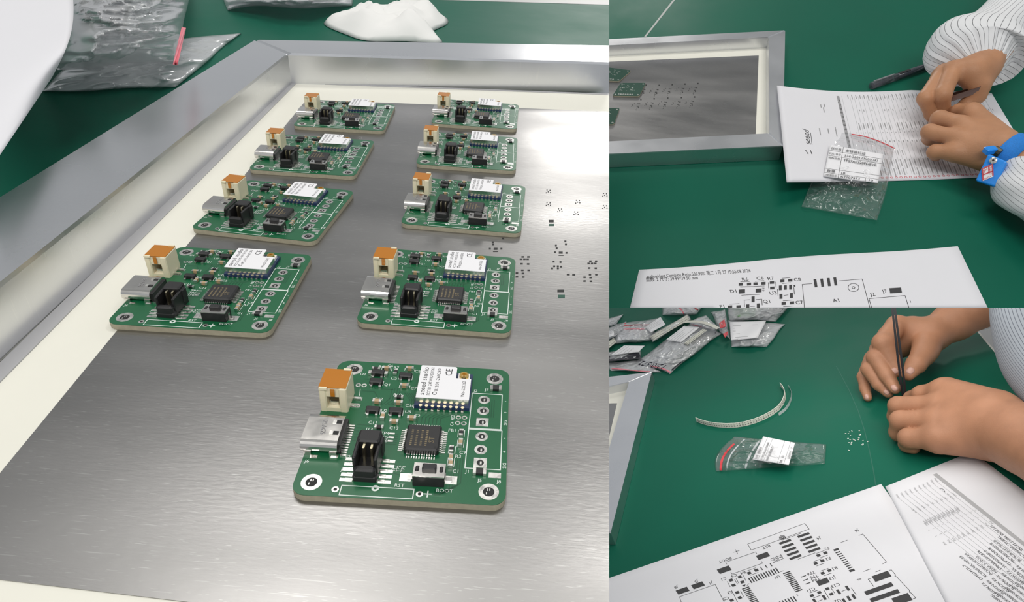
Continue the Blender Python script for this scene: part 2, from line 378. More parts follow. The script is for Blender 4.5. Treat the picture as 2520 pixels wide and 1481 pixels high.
# ------------------------------------------------------------------ circuit board
K = .001
def bmb(fn):
    mb = MB(); fn(mb); mb.v = [(x * K, y * K, z * K) for x, y, z in mb.v]; return mb
TOP = 1.6
def rounded(hw, hh, r, n=5):
    P = []
    for cx, cy, a0 in ((hw - r, hh - r, 0), (-hw + r, hh - r, 90), (-hw + r, -hh + r, 180), (hw - r, -hh + r, 270)):
        for i in range(n + 1):
            a = math.radians(a0 + 90 * i / n); P.append((cx + r * math.cos(a), cy + r * math.sin(a)))
    return P
def make_board(full=True):
    root = bpy.data.objects.new('circuit_board', None); COL.objects.link(root); root.empty_display_size = .01
    def part(name, material, fn, parent=root, smooth=False): return build(bmb(fn), name, material, parent, smooth)
    part('laminate', PCBEDGE, lambda m: m.prism(rounded(20, 19.75, 2.6), 0, 1.45))
    face = part('solder_mask', PCB, lambda m: m.prism(rounded(19.97, 19.72, 2.58), 1.45, TOP))
    def tr(m):
        def pl(*pts, wd=.22):
            for a, b in zip(pts, pts[1:]): m.line((*a, TOP + .012), (*b, TOP + .012), wd)
        for i in range(5): pl((11.2 - .5 * i, -8.5 - .3 * i), (11.2 - .5 * i, -15 - .35 * i), (9.6 - .5 * i, -16.8 - .3 * i), (6.5, -16.9 - .3 * i))
        for i in range(7): pl((.8 + i * .8, .2), (.8 + i * .8, 2.2), (1.4 + i * 1.1, 3.6))
        for i in range(6): pl((-11.5, -1 - .9 * i), (-7.5 + .2 * i, -1 - .9 * i), (-5.5, -3.2 - .55 * i), (-2.6, -3.2 - .55 * i))
        for i in range(4): pl((-6.2 + .6 * i, 11), (-6.2 + .6 * i, 7.5 - .5 * i), (-7.4 + .6 * i, 5.5))
        for i in range(4): pl((-3.2 + .5 * i, 9.6), (-1.8 + .5 * i, 7.5), (-1.8 + .5 * i, 3))
        for i in range(3): pl((15.8 + .5 * i, 9), (15.8 + .5 * i, 3.4)); pl((-2.8, -10.6 - 1.3 * i), (.2, -12.8 - .6 * i))
        pl((-13, 13.5), (-11.5, 13.5), (-10, 10.5), (-6, 10.5)); pl((-12.5, 9.5), (-10, 9.5), (-9, 8))
    if full: part('traces', TRACE, tr, face)
    def pads(m):
        z0, z1 = TOP, TOP + .03
        for x, y in ((-10.5, -15.7), (-10.5, -14.4), (-10.5, -13.1), (-10.5, -11.8), (-10.5, -10.5), (-3.2, -15.7), (-3.2, -14.4), (-3.2, -13.1), (-3.2, -11.8), (-3.2, -10.5)): m.box((x, y, z0 + .02), (2.4, .8, .04))
        for x, y, a, b in ((.6, -14.3, 2.2, 2), (9.4, -14.4, 2.2, 2), (17.7, -12.6, 2.4, 1.3), (-13.4, 6.8, 2.6, 1), (-13.4, 4.6, 2.6, 1), (-18, -10.4, 1.4, .8), (-14, -10, 1.4, .8)): m.box((x, y, z0 + .02), (a, b, .04))
        for x, y in ((-13.9, 11.3), (-12.6, 11.3), (9.3, 2.8), (10.6, 2.8), (9.3, 1.1), (10.6, 1.1)): m.ring((x, y), .32, .62, z0, z1 + .02, 10)
        for y in (-3, -4.1, -5.1): m.box((-3.9, y, z0 + .02), (1.1, .45, .04))
    part('solder_pads', SOLDER, pads, face)
    for x, y in ((-16, 16.7), (16.6, 16.2), (-16.7, -16.7), (16.7, -16.7)):
        h = part('mounting_hole', SOLDER, lambda m: (m.ring((x, y), 1.1, 1.95, TOP, TOP + .05, 28), [m.cyl((x + 1.52 * math.cos(a * .785), y + 1.52 * math.sin(a * .785)), .2, TOP + .04, TOP + .09, 8) for a in range(8)]))
        part('bore', DARK, lambda m: m.cyl((x, y), 1.1, TOP - .02, TOP + .012, 24), h); part('barrel', SOLDER, lambda m: [m.box((x + .55 * math.cos(a), y + .55 * math.sin(a), TOP + .02), (.2, .55, .03)) for a in (1.2, 2, 3.9)], h)
    for i, (x, y) in enumerate(((14.5, 8.8), (14.5, 5.3), (14.5, 1.8), (14.6, -2.4), (14.6, -6.1), (14.7, -9.6))):
        sq = i in (2, 5)
        h = part('terminal_hole', SOLDER, (lambda m: m.box((x, y, TOP + .02), (2.6, 2.5, .05))) if sq else (lambda m: m.ring((x, y), .7, 1.3, TOP, TOP + .05, 22)))
        part('bore', DARK, lambda m: m.cyl((x, y), .72, TOP, TOP + .06, 18), h); part('glint', SOLDER, lambda m: m.box((x + .1, y - .1, TOP + .07), (.35, .8, .04)), h)
    for x, y in ((-11.9, -18.1), (3.8, -18.1)):
        h = part('via', SOLDER, lambda m: m.ring((x, y), .35, .68, TOP, TOP + .05, 16)); part('bore', DARK, lambda m: m.cyl((x, y), .36, TOP, TOP + .03, 12), h)
    def silk(m):
        z = TOP + .02
        def pl(pts, wd=.16):
            for a, b in zip(pts, pts[1:]): m.line((*a, z), (*b, z), wd)
        pl([(11.75, 10.85), (18.5, 10.85), (18.5, -.1), (11.75, -.1), (11.75, 10.85)], .2); pl([(11.75, -.45), (18.75, -.45), (18.75, -11.15), (11.75, -11.15), (11.75, -.45)], .2); pl([(11.75, -.28), (18.6, -.28)], .42)
        pl([(-10.9, -17.05), (2.65, -17.05), (2.65, -19.3), (-10.9, -19.3), (-10.9, -17.05)], .2)
        m.ring((-4.6, -17.3), .3, .72, TOP, z, 16)
        pl([(4.6, -18), (6, -18)], .24); pl([(5.3, -17.3), (5.3, -18.7)], .24)
        for x, y, a, b in ((-10.2, 15.3, 3, 1.9), (-10, 12.2, 3, 1.9), (-3.8, 14.8, 3, 2.1), (-9, 3.1, 3, 2.1), (-4.1, 3.1, 3, 2.1), (-8.6, 17.2, 2.3, 1.2), (-3.3, 17.6, 2.3, 1.2), (-3.6, 11.5, 2.3, 1.2), (10.3, -2, 1.3, 2.3), (10.4, -4.9, 1.3, 2.3), (8.8, -6.7, 1.3, 2.3), (8.9, -10, 1.3, 2.6)):
            pl([(x - a / 2, y - b / 2 + .3), (x - a / 2, y + b / 2)], .13); pl([(x + a / 2, y - b / 2 + .3), (x + a / 2, y + b / 2)], .13)
        pl([(-13.2, 10), (-12.9, 7.9)], .13); pl([(-.6, 6.2), (-.6, 4.9)], .13); pl([(11.5, 6), (11.5, 4.9)], .13)
        T = [('D1', -13.7, 15.2), ('R6', -10, 18.3), ('C6', -8, 18.7), ('R7', -6.5, 18.2), ('C8', -1.4, 17.3), ('U3', -6.4, 14.2), ('Q1', -7.6, 12), ('C7', -1.5, 11.3), ('C12', -8.6, 7.2), ('R10', -4.7, 8.9), ('C10', -1.5, 5.6), ('U2', -6.7, 3.6), ('U5', -1.6, 3.7), ('C2', .5, 2.7), ('C11', -8.5, -.1), ('FB1', 8.3, -1.1), ('C9', 11, -7.1), ('R3', 10.2, -8.2), ('C1', 10, -12.1), ('J2', 12.4, 11.7), ('J7', 14.9, 12.2), ('J1', 12.2, -12), ('J8', 18.5, -14.1), ('J5', 14.8, -14), ('J4', -11.6, -13.2), ('J6', -19, -11.6), ('F2', -11.4, -9.9), ('BOOT', 8.4, -17), ('RST', -.2, -16.3), ('J13', -8.8, -2.1), ('C13', -3.8, -1.4), ('TP4', -5.4, -3), ('TP5', -5.4, -4.1), ('TP6', -5.4, -5.1), ('-', 19.3, 8.9), ('+', 19.3, 5.2), ('-', 19.4, -2.4), ('+', 19.4, -6.3)]
        for t, x, y in T: text(m, t, (x, y, z), (1, 0, 0), (0, 1, 0), .8, True)
        for t, x, y in (('SIG', 19.4, 2), ('SIG', 19.5, -10), ('TP1', -2, -12.3), ('TP2', -1.1, -12.3), ('TP3', -.2, -12.3), ('FB2', 8.1, 2.7), ('C4', 8.1, .8)): text(m, t, (x, y, z), (0, 1, 0), (-1, 0, 0), .72, True)
    part('silkscreen', SILK, silk, face)
    if not full: return root
    # white two-pin connector with amber tape over its mouth
    j = part('battery_connector', IVORY, lambda m: (m.box((-19.2, 5.6, TOP + 3.2), (1.5, 6.4, 6.4), .25), m.box((-15, 5.6, TOP + 3.2), (1.7, 6.4, 6.4), .25), m.box((-17.1, 8.3, TOP + 3.2), (4, 1, 6.4)), m.box((-17.1, 2.9, TOP + 5.1), (3, .5, 2.2)), m.box((-17.1, 5, TOP + .5), (4, 5, 1)), m.box((-18.9, 2.3, TOP + 6.5), (1.6, .5, .5)), m.box((-15.2, 8.6, TOP + 6.5), (1.6, .5, .5))))
    part('amber_tape', KAPTON, lambda m: m.box((-17.1, 5.7, TOP + 6.46), (5.7, 6.1, .1)), j); part('tape_tail', KAPTON, lambda m: m.box((-17, 2.28, TOP + 5.4), (.9, .1, 2)), j)
    part('contact', SOLDER, lambda m: (m.box((-17.1, 3.6, TOP + 1.6), (1.6, .4, 1)), m.box((-13.6, 6.7, TOP + .3), (2.6, .6, .3)), m.box((-13.6, 4.6, TOP + .3), (2.6, .6, .3))), j)
    # usb socket: stadium-section steel shell along x
    def shell(m):
        N = 20; P = []
        for x in (-20.6, -13.4):
            for i in range(N):
                a = 2 * math.pi * i / N; cy = 2.85 * (1 if math.cos(a) > 0 else -1)
                P.append((x, -5.6 + cy + 1.6 * math.cos(a), TOP + 1.75 + 1.6 * math.sin(a)))
        m.add(P, [tuple(range(N - 1, -1, -1)), tuple(range(N, 2 * N))] + [(i, (i + 1) % N, N + (i + 1) % N, N + i) for i in range(N)])
    u = part('usb_socket', CHROME, shell, smooth=False)
    for x in (-19.3, -14.3): part('shell_foot', CHROME, lambda m: m.box((x, -9.9, TOP + .5), (1.4, .5, 1)), u)
    part('mouth', DARK, lambda m: m.box((-20.62, -5.6, TOP + 1.75), (.06, 6.6, 1.6)), u)
    part('rear_block', BLACK, lambda m: m.box((-13.2, -5.6, TOP + 1.2), (.7, 7.4, 2.4)), u)
    for y in (-3.9, -6.9): part('latch_window', DARK, lambda m: m.box((-14.3, y, TOP + 3.36), (1.2, .9, .04)), u); part('latch_tab', SOLDER, lambda m: m.box((-15.1, y, TOP + 3.38), (.7, 1, .1)), u)
    part('shell_marking', GREYINK, lambda m: text(m, '25AG5', (-17.6, -3.6, TOP + 3.37), (.1, -1, 0), (1, .1, 0), .95), u)
    part('pin_row', SOLDER, lambda m: [m.box((-12.4, -1.6 - .68 * i, TOP + .15), (1.2, .38, .25)) for i in range(13)], u)['kind'] = 'stuff'
    # shrouded header
    h4 = part('pin_header', BLACK, lambda m: (m.box((-6.9, -11.9, TOP + .7), (4.6, 8.2, 1.4), .3), m.box((-8.9, -11.4, TOP + 2.9), (.7, 6.8, 4.8), .2), m.box((-4.9, -11.4, TOP + 2.7), (.7, 6.8, 4.4), .2), m.box((-6.9, -9.3, TOP + 3.1), (4.2, 3.3, 5.2), .3), m.box((-6.9, -15.2, TOP + 1.6), (4.1, 1.5, 3.1), .4), m.box((-4.7, -9.4, TOP + 3), (.9, 2, 3.6), .2)))
    for x in (-7.6, -6.1): part('gold_pin', PINGOLD, lambda m: m.box((x, -11.6, TOP + 3), (.42, 1.2, 4.2)), h4)
    part('pin_row', SOLDER, lambda m: [m.box((x, -15.7 + 1.3 * i, TOP + .2), (1.5, .42, .3)) for i in range(5) for x in (-9.8, -3.9)], h4)['kind'] = 'stuff'
    # microcontroller
    mc = part('microcontroller', BLACK, lambda m: m.box((2.75, -4.85, TOP + .85), (7, 7, 1.4), .3))
    def marks(m):
        random.seed(3)
        for k in range(4):
            for i in range(9): m.box((.5 + k * 1.0, -7.2 + i * .5, TOP + 1.56), (.42, .3 if random.random() > .2 else .1, .02))
        text(m, 'ST', (5.1, -6.4, TOP + 1.58), (0, 1, 0), (-1, 0, 0), 1.1)
    part('marking', CHIPINK, marks, mc); part('dimple', DARK, lambda m: m.cyl((5.5, -7.6), .3, TOP + 1.5, TOP + 1.56, 12), mc)
    for ax, s in ((0, 1), (0, -1), (1, 1), (1, -1)):
        def leads(m):
            for i in range(12):
                t = -2.75 + .5 * i
                if ax == 0: m.box((2.75 + s * 3.75, -4.85 + t, TOP + .5), (.5, .24, .16)); m.box((2.75 + s * 4.3, -4.85 + t, TOP + .12), (.9, .24, .16))
                else: m.box((2.75 + t, -4.85 + s * 3.75, TOP + .5), (.24, .5, .16)); m.box((2.75 + t, -4.85 + s * 4.3, TOP + .12), (.24, .9, .16))
        part('pin_row', SOLDER, leads, mc)['kind'] = 'stuff'
    # push button
    b = part('push_button', BLACK, lambda m: m.box((5.2, -14.5, TOP + 1.25), (6, 3.5, 2.5), .12))
    part('cover_plate', CHROME, lambda m: m.box((5.2, -14.5, TOP + 2.58), (6, 3.4, .2)), b)
    part('plunger', BLACK, lambda m: m.box((5.2, -14.2, TOP + 3.0), (2.7, 1.5, .9), .2), b)
    for x in (2.9, 7.5): part('rivet', BLACK, lambda m: m.box((x, -14.3, TOP + 2.75), (.75, 1.5, .22), .2), b)
    for x, s in ((1.7, -1), (8.7, 1)): part('terminal', CHROME, lambda m: (m.box((x, -14.4, TOP + .25), (1.5, 1, .3)), m.box((x - s * .5, -14.4, TOP + .9), (.3, .9, 1.2))), b)
    # radio module
    md = part('radio_module', BLUEPCB, lambda m: m.box((5.5, 10.6, TOP + .45), (12, 11.4, .9)))
    part('shield_can', CHROME, lambda m: m.prism([(-.2, 5.6), (11.2, 5.6), (11.2, 12.4), (7.8, 12.4), (7.8, 16), (-.2, 16)], TOP + .9, TOP + 2.75), md)
    lb = part('label', WHITE, lambda m: m.prism([(-.15, 5.3), (11.25, 5.3), (11.3, 5.5), (11.3, 12.3), (7.9, 12.3), (7.9, 15.9), (7.6, 16.2), (-.1, 16.2), (-.3, 16)], TOP + 2.75, TOP + 2.85), md)
    def lt(m):
        z = TOP + 2.87; ax, ay = (0, 1, 0), (-1, 0, 0)
        text(m, 'seeed studio', (1.5, 6.2, z), ax, ay, 1.15, wmax=9.3); text(m, 'FCC ID: Z4T-WIO-SX1262', (2.75, 6.2, z), ax, ay, .7, wmax=9.4)
        m.ring((3.7, 6.9), .35, .5, z - .02, z, 12); text(m, 'R 201-260230', (4.3, 7.7, z), ax, ay, .75, wmax=7.6); text(m, 'CE', (6.9, 13.1, z), ax, ay, 1.5, wmax=2.3); text(m, 'Wio-SX1262', (10.2, 6.2, z), ax, ay, .75, wmax=5.2)
    part('print', INK, lt, lb)
    part('castellation', PINGOLD, lambda m: [m.cyl((.9 + 1.3 * i, 5), .38, TOP + .86, TOP + .95, 10) for i in range(8)], md)['kind'] = 'stuff'
    part('castellation_solder', SOLDER, lambda m: [m.box((.9 + 1.3 * i, 4.5, TOP + .22), (.5, .9, .4)) for i in range(8)], md)['kind'] = 'stuff'
    sk = part('antenna_socket', WHITE, lambda m: m.box((9.6, 14.2, TOP + 1.3), (2.6, 2.4, .8)), md)
    part('gold_ring', GOLD, lambda m: (m.ring((9.6, 14.2), .65, 1.05, TOP + 1.5, TOP + 2.4, 18), m.cyl((9.6, 14.2), .3, TOP + 1.5, TOP + 2.2, 10)), sk)
    # small parts
    for x, y in ((-10.2, 15.3), (-10, 12.2), (-3.8, 14.8), (-9, 3.1), (-4.1, 3.1)):
        t = part('transistor', BLACK, lambda m: m.box((x, y, TOP + .6), (2.9, 1.5, 1), .15))
        part('lead', SOLDER, lambda m: [m.box((x + dx, y - 1.0, TOP + .25), (.5, .9, .45)) for dx in (-.95, .95)], t)
    part('diode_end', SOLDER, lambda m: (m.box((-12, 15.3, TOP + .4), (.8, 1.1, .7)), m.box((-8.4, 15.3, TOP + .4), (.8, 1.1, .7))))
    tans = [(-8.6, 17.2, 0), (-3.3, 17.6, 0), (-3.6, 11.5, 0), (-8.7, 5.9, 0), (-4, 5.9, 0), (-6.6, 1.4, 1), (-4, .1, 0), (-.5, 1.4, 0), (10.4, -4.9, 1), (8.9, -10.6, 1), (8.8, -9.1, 1)]
    for x, y, v in tans:
        t = part('capacitor', TAN, lambda m: m.box((x, y, TOP + .45), (.8, .85, .8) if v else (1.0, .85, .8)))
        part('end_cap', SOLDER, lambda m: [m.box((x, y + s * .65, TOP + .45), (.85, .45, .82)) if v else m.box((x + s * .7, y, TOP + .45), (.45, .88, .82)) for s in (-1, 1)], t)
    for x, y, v in ((-4.2, 7.8, 0), (-6.4, 16.2, 1), (8.7, -6.7, 1), (10.3, -2, 1), (-6.8, -1.7, 0), (17, 12.6, 0), (14.7, -12.2, 0), (-11, 17, 0)):
        big = x > 14
        t = part('resistor', BLACK, lambda m: m.box((x, y, TOP + .35), (1.5, 1.4, .6) if big else ((.8, .9, .5) if v else (1, .8, .5))))
        part('end_cap', SOLDER, lambda m: [m.box((x, y + s * .65, TOP + .36), (.85, .45, .55)) if v else m.box((x + s * (1 if big else .7), y, TOP + .36), (.6 if big else .45, 1.45 if big else .82, .6)) for s in (-1, 1)], t)
    return root
proto = make_board(True)
GB = 'assembled circuit boards on the stencil'
spots = [(-18.8, 98.2, 1.5, 'green circuit board lying alone in front of the two columns of boards'),
 (-19.7, 152.7, .3, 'green circuit board directly behind the single front board'),
 (-79.5, 144.8, 1.5, 'first green circuit board of the column along the white border strip'),
 (-80.5, 194, -3.9, 'second green circuit board of the column along the white border, slightly turned'),
 (-18.4, 209.1, -1, 'third green circuit board counting back from the single front board'),
 (-83, 244.7, 1.5, 'third green circuit board of the column along the white border strip'),
 (-83.6, 296.5, 3.4, 'last green circuit board in the inner corner of the stencil frame'),
 (-22.7, 262.3, .9, 'fourth green circuit board counting back from the single front board'),
 (-24, 313.4, .4, 'green circuit board nearest the back bar, beside the one in the corner')]
for i, (x, y, a, lb) in enumerate(spots):
    o = proto if i == 0 else copy_tree(proto)
    o.matrix_world = Matrix.Translation((x * K, y * K, FOIL)) @ Matrix.Rotation(math.radians(a), 4, 'Z')
    tag(o, lb, 'circuit board', GB)
# ------------------------------------------------------------------ soft things: sheets, bags, cloth
def lerp2(c, u, v):
    c = np.array(c, float); return (c[0] * (1 - u) + c[1] * u) * (1 - v) + (c[3] * (1 - u) + c[2] * u) * v
class Sheet:
    """paper lying on bench p; corners are photo pixels of its outline, hf(u,v) its height over the bench"""
    def __init__(s, p, corners, hf, name, label, cat, nu=24, nv=16, th=.00015, material=None, parent=None, group=None, edge=None):
        s.p, s.c, s.hf, s.edge = p, corners, hf, edge
        s.org = s.at3(.5, .5) * np.array((1, 1, 0)) if parent is None else parent
        V = []; F = []
        for k, dz in ((0, 0), (1, -th)):
            for j in range(nv + 1):
                for i in range(nu + 1): V.append(s.at3(i / nu, j / nv, dz) - s.org)
        n = nu + 1; m = n * (nv + 1)
        for j in range(nv):
            for i in range(nu):
                a = j * n + i; F.append((a + n, a + n + 1, a + 1, a)); F.append((m + a, m + a + 1, m + a + n + 1, m + a + n))
        bd = [i for i in range(nu)] + [j * n + nu for j in range(nv)] + [nv * n + i for i in range(nu, 0, -1)] + [j * n for j in range(nv, 0, -1)]
        for a, b in zip(bd, bd[1:] + bd[:1]): F.append((a, b, m + b, m + a))
        s.o = mesh_obj(name, V, F, material or PAPER, None, True)
        if label:
            at(s.o, p, s.org); tag(s.o, label, cat, group)
    def at3(s, u, v, dz=0.):
        q = lerp2(s.c, u, v)
        if s.edge: q = q + np.array(s.edge(u, v))
        return G(s.p, q[0], q[1], s.hf(u, v) + dz)
    def uvline(s, mb, u0, v0, u1, v1, wd, n=6, dz=.00012):
        for i in range(n):
            a = s.at3(u0 + (u1 - u0) * i / n, v0 + (v1 - v0) * i / n, dz); b = s.at3(u0 + (u1 - u0) * (i + 1) / n, v0 + (v1 - v0) * (i + 1) / n, dz)
            mb.line(a, b, wd)
    def uvtext(s, mb, t, u, v, du, dv, h, center=False, wmax=None, dz=.00014, flip=1):
        """lettering starting at (u,v), running towards (u+du, v+dv)"""
        o = s.at3(u, v, dz); ax = s.at3(u + du, v + dv, dz) - o; ax /= np.linalg.norm(ax)
        nz = np.cross(s.at3(u + .02, v) - s.at3(u, v), s.at3(u, v - .02) - s.at3(u, v)); nz /= np.linalg.norm(nz)
        if nz[2] < 0: nz = -nz
        text(mb, t, o, ax, np.cross(nz, ax) * flip, h, center, wmax)
    def put(s, mb, name, material, kind=None):
        o = build(mb, name, material, s.o, shift=s.org); o['kind'] = 'stuff'
        return o
def rid(x, y, s, k):
    v = noise.noise(Vector((x * s + k * 7.1, y * s - k * 3.3, k * 1.7))); return 1 - abs(v) * 2
class Bag:
    """pillow of plastic film with creases"""
    def __init__(s, p, corners, name, label, cat, puff=.008, crease=.004, material=None, seed=1, n=44, base=.0006, fs=60., group=None, edge=None, hf=None):
        s.p, s.c, s.puff, s.crease, s.seed, s.base, s.fs, s.edge, s.hf = p, corners, puff, crease, seed, base, fs, edge, hf
        s.org = G(p, *lerp2(corners, .5, .5), 0)
        s.o = thing(name, label, cat, p, s.org, 0, group)
        V = []; F = []; m = (n + 1) ** 2
        for k in (0, 1):
            for j in range(n + 1):
                for i in range(n + 1): V.append(s.at3(i / n, j / n, bottom=k == 1) - s.org)
        for j in range(n):
            for i in range(n):
                a = j * (n + 1) + i; F.append((a + n + 1, a + n + 2, a + 1, a)); F.append((m + a, m + a + 1, m + a + n + 2, m + a + n + 1))
        bd = [i for i in range(n)] + [j * (n + 1) + n for j in range(n)] + [n * (n + 1) + i for i in range(n, 0, -1)] + [j * (n + 1) for j in range(n, 0, -1)]
        for a, b in zip(bd, bd[1:] + bd[:1]): F.append((a, b, m + b, m + a))
        mesh_obj('film', V, F, material or FILM, s.o, True)
    def height(s, u, v):
        e = max(0., min(1, 5 * min(u, 1 - u, v, 1 - v))); P = G(s.p, *lerp2(s.c, u, v), 0)
        body = (max(0, 16 * u * (1 - u) * v * (1 - v))) ** .5
        r = max(0, rid(P[0], P[1], s.fs, s.seed)) ** 3 * .7 + max(0, rid(P[0], P[1], s.fs * 2.3, s.seed + 5)) ** 3 * .35
        return s.base + (s.hf(u, v) if s.hf else 0) + s.puff * body + s.crease * r * (.25 + .75 * e)
    def at3(s, u, v, dz=0., bottom=False):
        q = lerp2(s.c, u, v)
        if s.edge: q = q + np.array(s.edge(u, v))
        else:
            e_ = np.linalg.norm(np.array(s.c[0]) - np.array(s.c[2])) * .03
            q = q + e_ * np.array((noise.noise(Vector((u * 2.2, v * 2.2, s.seed))), noise.noise(Vector((u * 2.2, v * 2.2, s.seed + 9)))))
        return G(s.p, q[0], q[1], (s.base * .5 + (s.hf(u, v) if s.hf else 0)) if bottom else s.height(u, v) + dz)
    def band(s, name, material, u0, v0, u1, v1, wd, n=16, dz=.0005):
        mb = MB()
        for i in range(n):
            a = s.at3(u0 + (u1 - u0) * i / n, v0 + (v1 - v0) * i / n, dz); b = s.at3(u0 + (u1 - u0) * (i + 1) / n, v0 + (v1 - v0) * (i + 1) / n, dz)
            d = b - a; nn = np.array((-d[1], d[0], 0)); nn = nn / np.linalg.norm(nn) * wd / 2; up = np.array((0, 0, .0004))
            mb.hexa([a - nn, b - nn, b + nn, a + nn], [a - nn + up, b - nn + up, b + nn + up, a + nn + up])
        return build(mb, name, material, s.o, shift=s.org)
    def patch(s, name, material, corners, h, th=.00015, n=8, wav=.0006, parent=None):
        """flat thing inside or on the bag; corners are photo pixels, h height over the bench"""
        V = []; F = []
        pt = lambda u, v, dz: G(s.p, *lerp2(corners, u, v), h + wav * math.sin(7 * u + 4 * v + s.seed) + dz) - s.org
        for dz in (0, -th):
            for j in range(n + 1):
                for i in range(n + 1): V.append(pt(i / n, j / n, dz))
        m = (n + 1) ** 2
        for j in range(n):
            for i in range(n):
                a = j * (n + 1) + i; F.append((a + n + 1, a + n + 2, a + 1, a)); F.append((m + a, m + a + 1, m + a + n + 2, m + a + n + 1))
        bd = [i for i in range(n)] + [j * (n + 1) + n for j in range(n)] + [n * (n + 1) + i for i in range(n, 0, -1)] + [j * (n + 1) for j in range(n, 0, -1)]
        for a, b in zip(bd, bd[1:] + bd[:1]): F.append((a, b, m + b, m + a))
        o = mesh_obj(name, V, F, material, parent or s.o, True); o['_pt'] = 1; del o['_pt']
        return o, pt
def print_on(pt, parent, material, lines=(), texts=(), name='print', z=.00018):
    """lines: (u0,v0,u1,v1,width m); texts: (string,u,v,height m,wmax m) reading along +u"""
    mb = MB()
    for u0, v0, u1, v1, wd in lines:
        for i in range(6): mb.line(pt(u0 + (u1 - u0) * i / 6, v0 + (v1 - v0) * i / 6, z), pt(u0 + (u1 - u0) * (i + 1) / 6, v0 + (v1 - v0) * (i + 1) / 6, z), wd)
    for t, u, v, h, wm in texts:
        o = pt(u, v, z); ax = pt(u + .05, v, z) - o; ax /= np.linalg.norm(ax); ay = pt(u, v - .05, z) - o; ay /= np.linalg.norm(ay); text(mb, t, o + np.array((0, 0, .0007)), ax, ay, h, False, wm)
    o = build(mb, name, material, parent); o['kind'] = 'stuff'
    return o
# ---- left bench: sheet, bags and tissue behind the frame
sh = Sheet('L', [(-260, -90), (176, -40), (128, 190), (-60, 470)], lambda u, v: TBL + .03 + .012 * math.sin(3 * v) * u, 'paper_sheet', 'large blank white sheet with a curled edge beside the frame and clear bags', 'paper', 20, 24,
   edge=lambda u, v: (24 * math.sin(math.pi * v) * u, 0))
hb = lambda u, v: TBL
bgA = Bag('L', [(168, -60), (470, -50), (436, 150), (142, 172)], 'plastic_bag', 'puffed clear zip bag with a red seal line behind the left bar', 'bag', .026, .010, FILM2, 3, 48, fs=28, hf=lambda u, v: TBL + .009)
bgA.patch('seal_line', PINK, [(447, 66), (458, 68), (437, 160), (425, 158)], TBL + .036)
bgA.patch('contents', mat('grey_contents', (.12, .12, .13), .5), [(200, -40), (330, -40), (300, 60), (190, 40)], TBL + .012)
bgB = Bag('L', [(200, 125), (592, 80), (432, 214), (104, 224)], 'plastic_bag', 'flat clear bag lying under the puffed bag, its corner reaching the frame', 'bag', .005, .004, FILM2, 8, 40, fs=30, hf=hb)
bgC = Bag('L', [(520, -60), (880, -60), (862, 14), (560, 24)], 'plastic_bag', 'grey clear bag at the far side of the bench beside the tissue', 'bag', .014, .006, FILM3, 5, 36, fs=25, hf=hb)
# crumpled tissue
out = [(798, 62), (815, 46), (860, 34), (900, 22), (930, 34), (965, 32), (1000, 22), (1044, 10), (1050, 36), (1094, 42), (1101, 60), (1062, 82), (1088, 106), (1000, 103), (905, 102), (850, 86)]
_o = np.array(out, float); _n = len(_o); out = []
for _i in range(_n):
    p0_, p1_, p2_, p3_ = _o[_i - 1], _o[_i], _o[(_i + 1) % _n], _o[(_i + 2) % _n]
    for _t in (0, .25, .5, .75): out.append(tuple(.5 * (2 * p1_ + (p2_ - p0_) * _t + (2 * p0_ - 5 * p1_ + 4 * p2_ - p3_) * _t ** 2 + (3 * p1_ - p0_ - 3 * p2_ + p3_) * _t ** 3)))
V = []; F = []; R = 14; n = len(out)
for r in range(R + 1):
    t = r / R
    for q in out:
        w_ = np.array(G('L', q[0], q[1], TBL)); c_ = np.array(G('L', 948, 74, TBL)); pp_ = c_ + (w_ - c_) * t
        fold = abs(noise.noise(Vector((pp_[0] * 28, pp_[1] * 28, 2)))) + .5 * abs(noise.noise(Vector((pp_[0] * 60, pp_[1] * 60, 5))))
        V.append(pp_ + np.array((0, 0, .0006 + (.010 + .016 * fold) * (1 - t ** 3))))
V0 = [V[0]] + V[n:]; F = [(0, 1 + i, 1 + (i + 1) % n) for i in range(n)]
for r in range(R - 1):
    F += [(1 + r * n + i, 1 + (r + 1) * n + i, 1 + (r + 1) * n + (i + 1) % n, 1 + r * n + (i + 1) % n) for i in range(n)]
F.append(tuple(1 + (R - 1) * n + i for i in range(n)))
org = G('L', 950, 64, TBL)
o = fix_normals(mesh_obj('tissue', [v - org for v in V0], F, CLOTH, None, True)); at(o, 'L', org); tag(o, 'crumpled white tissue lying behind the back bar of the frame', 'tissue')
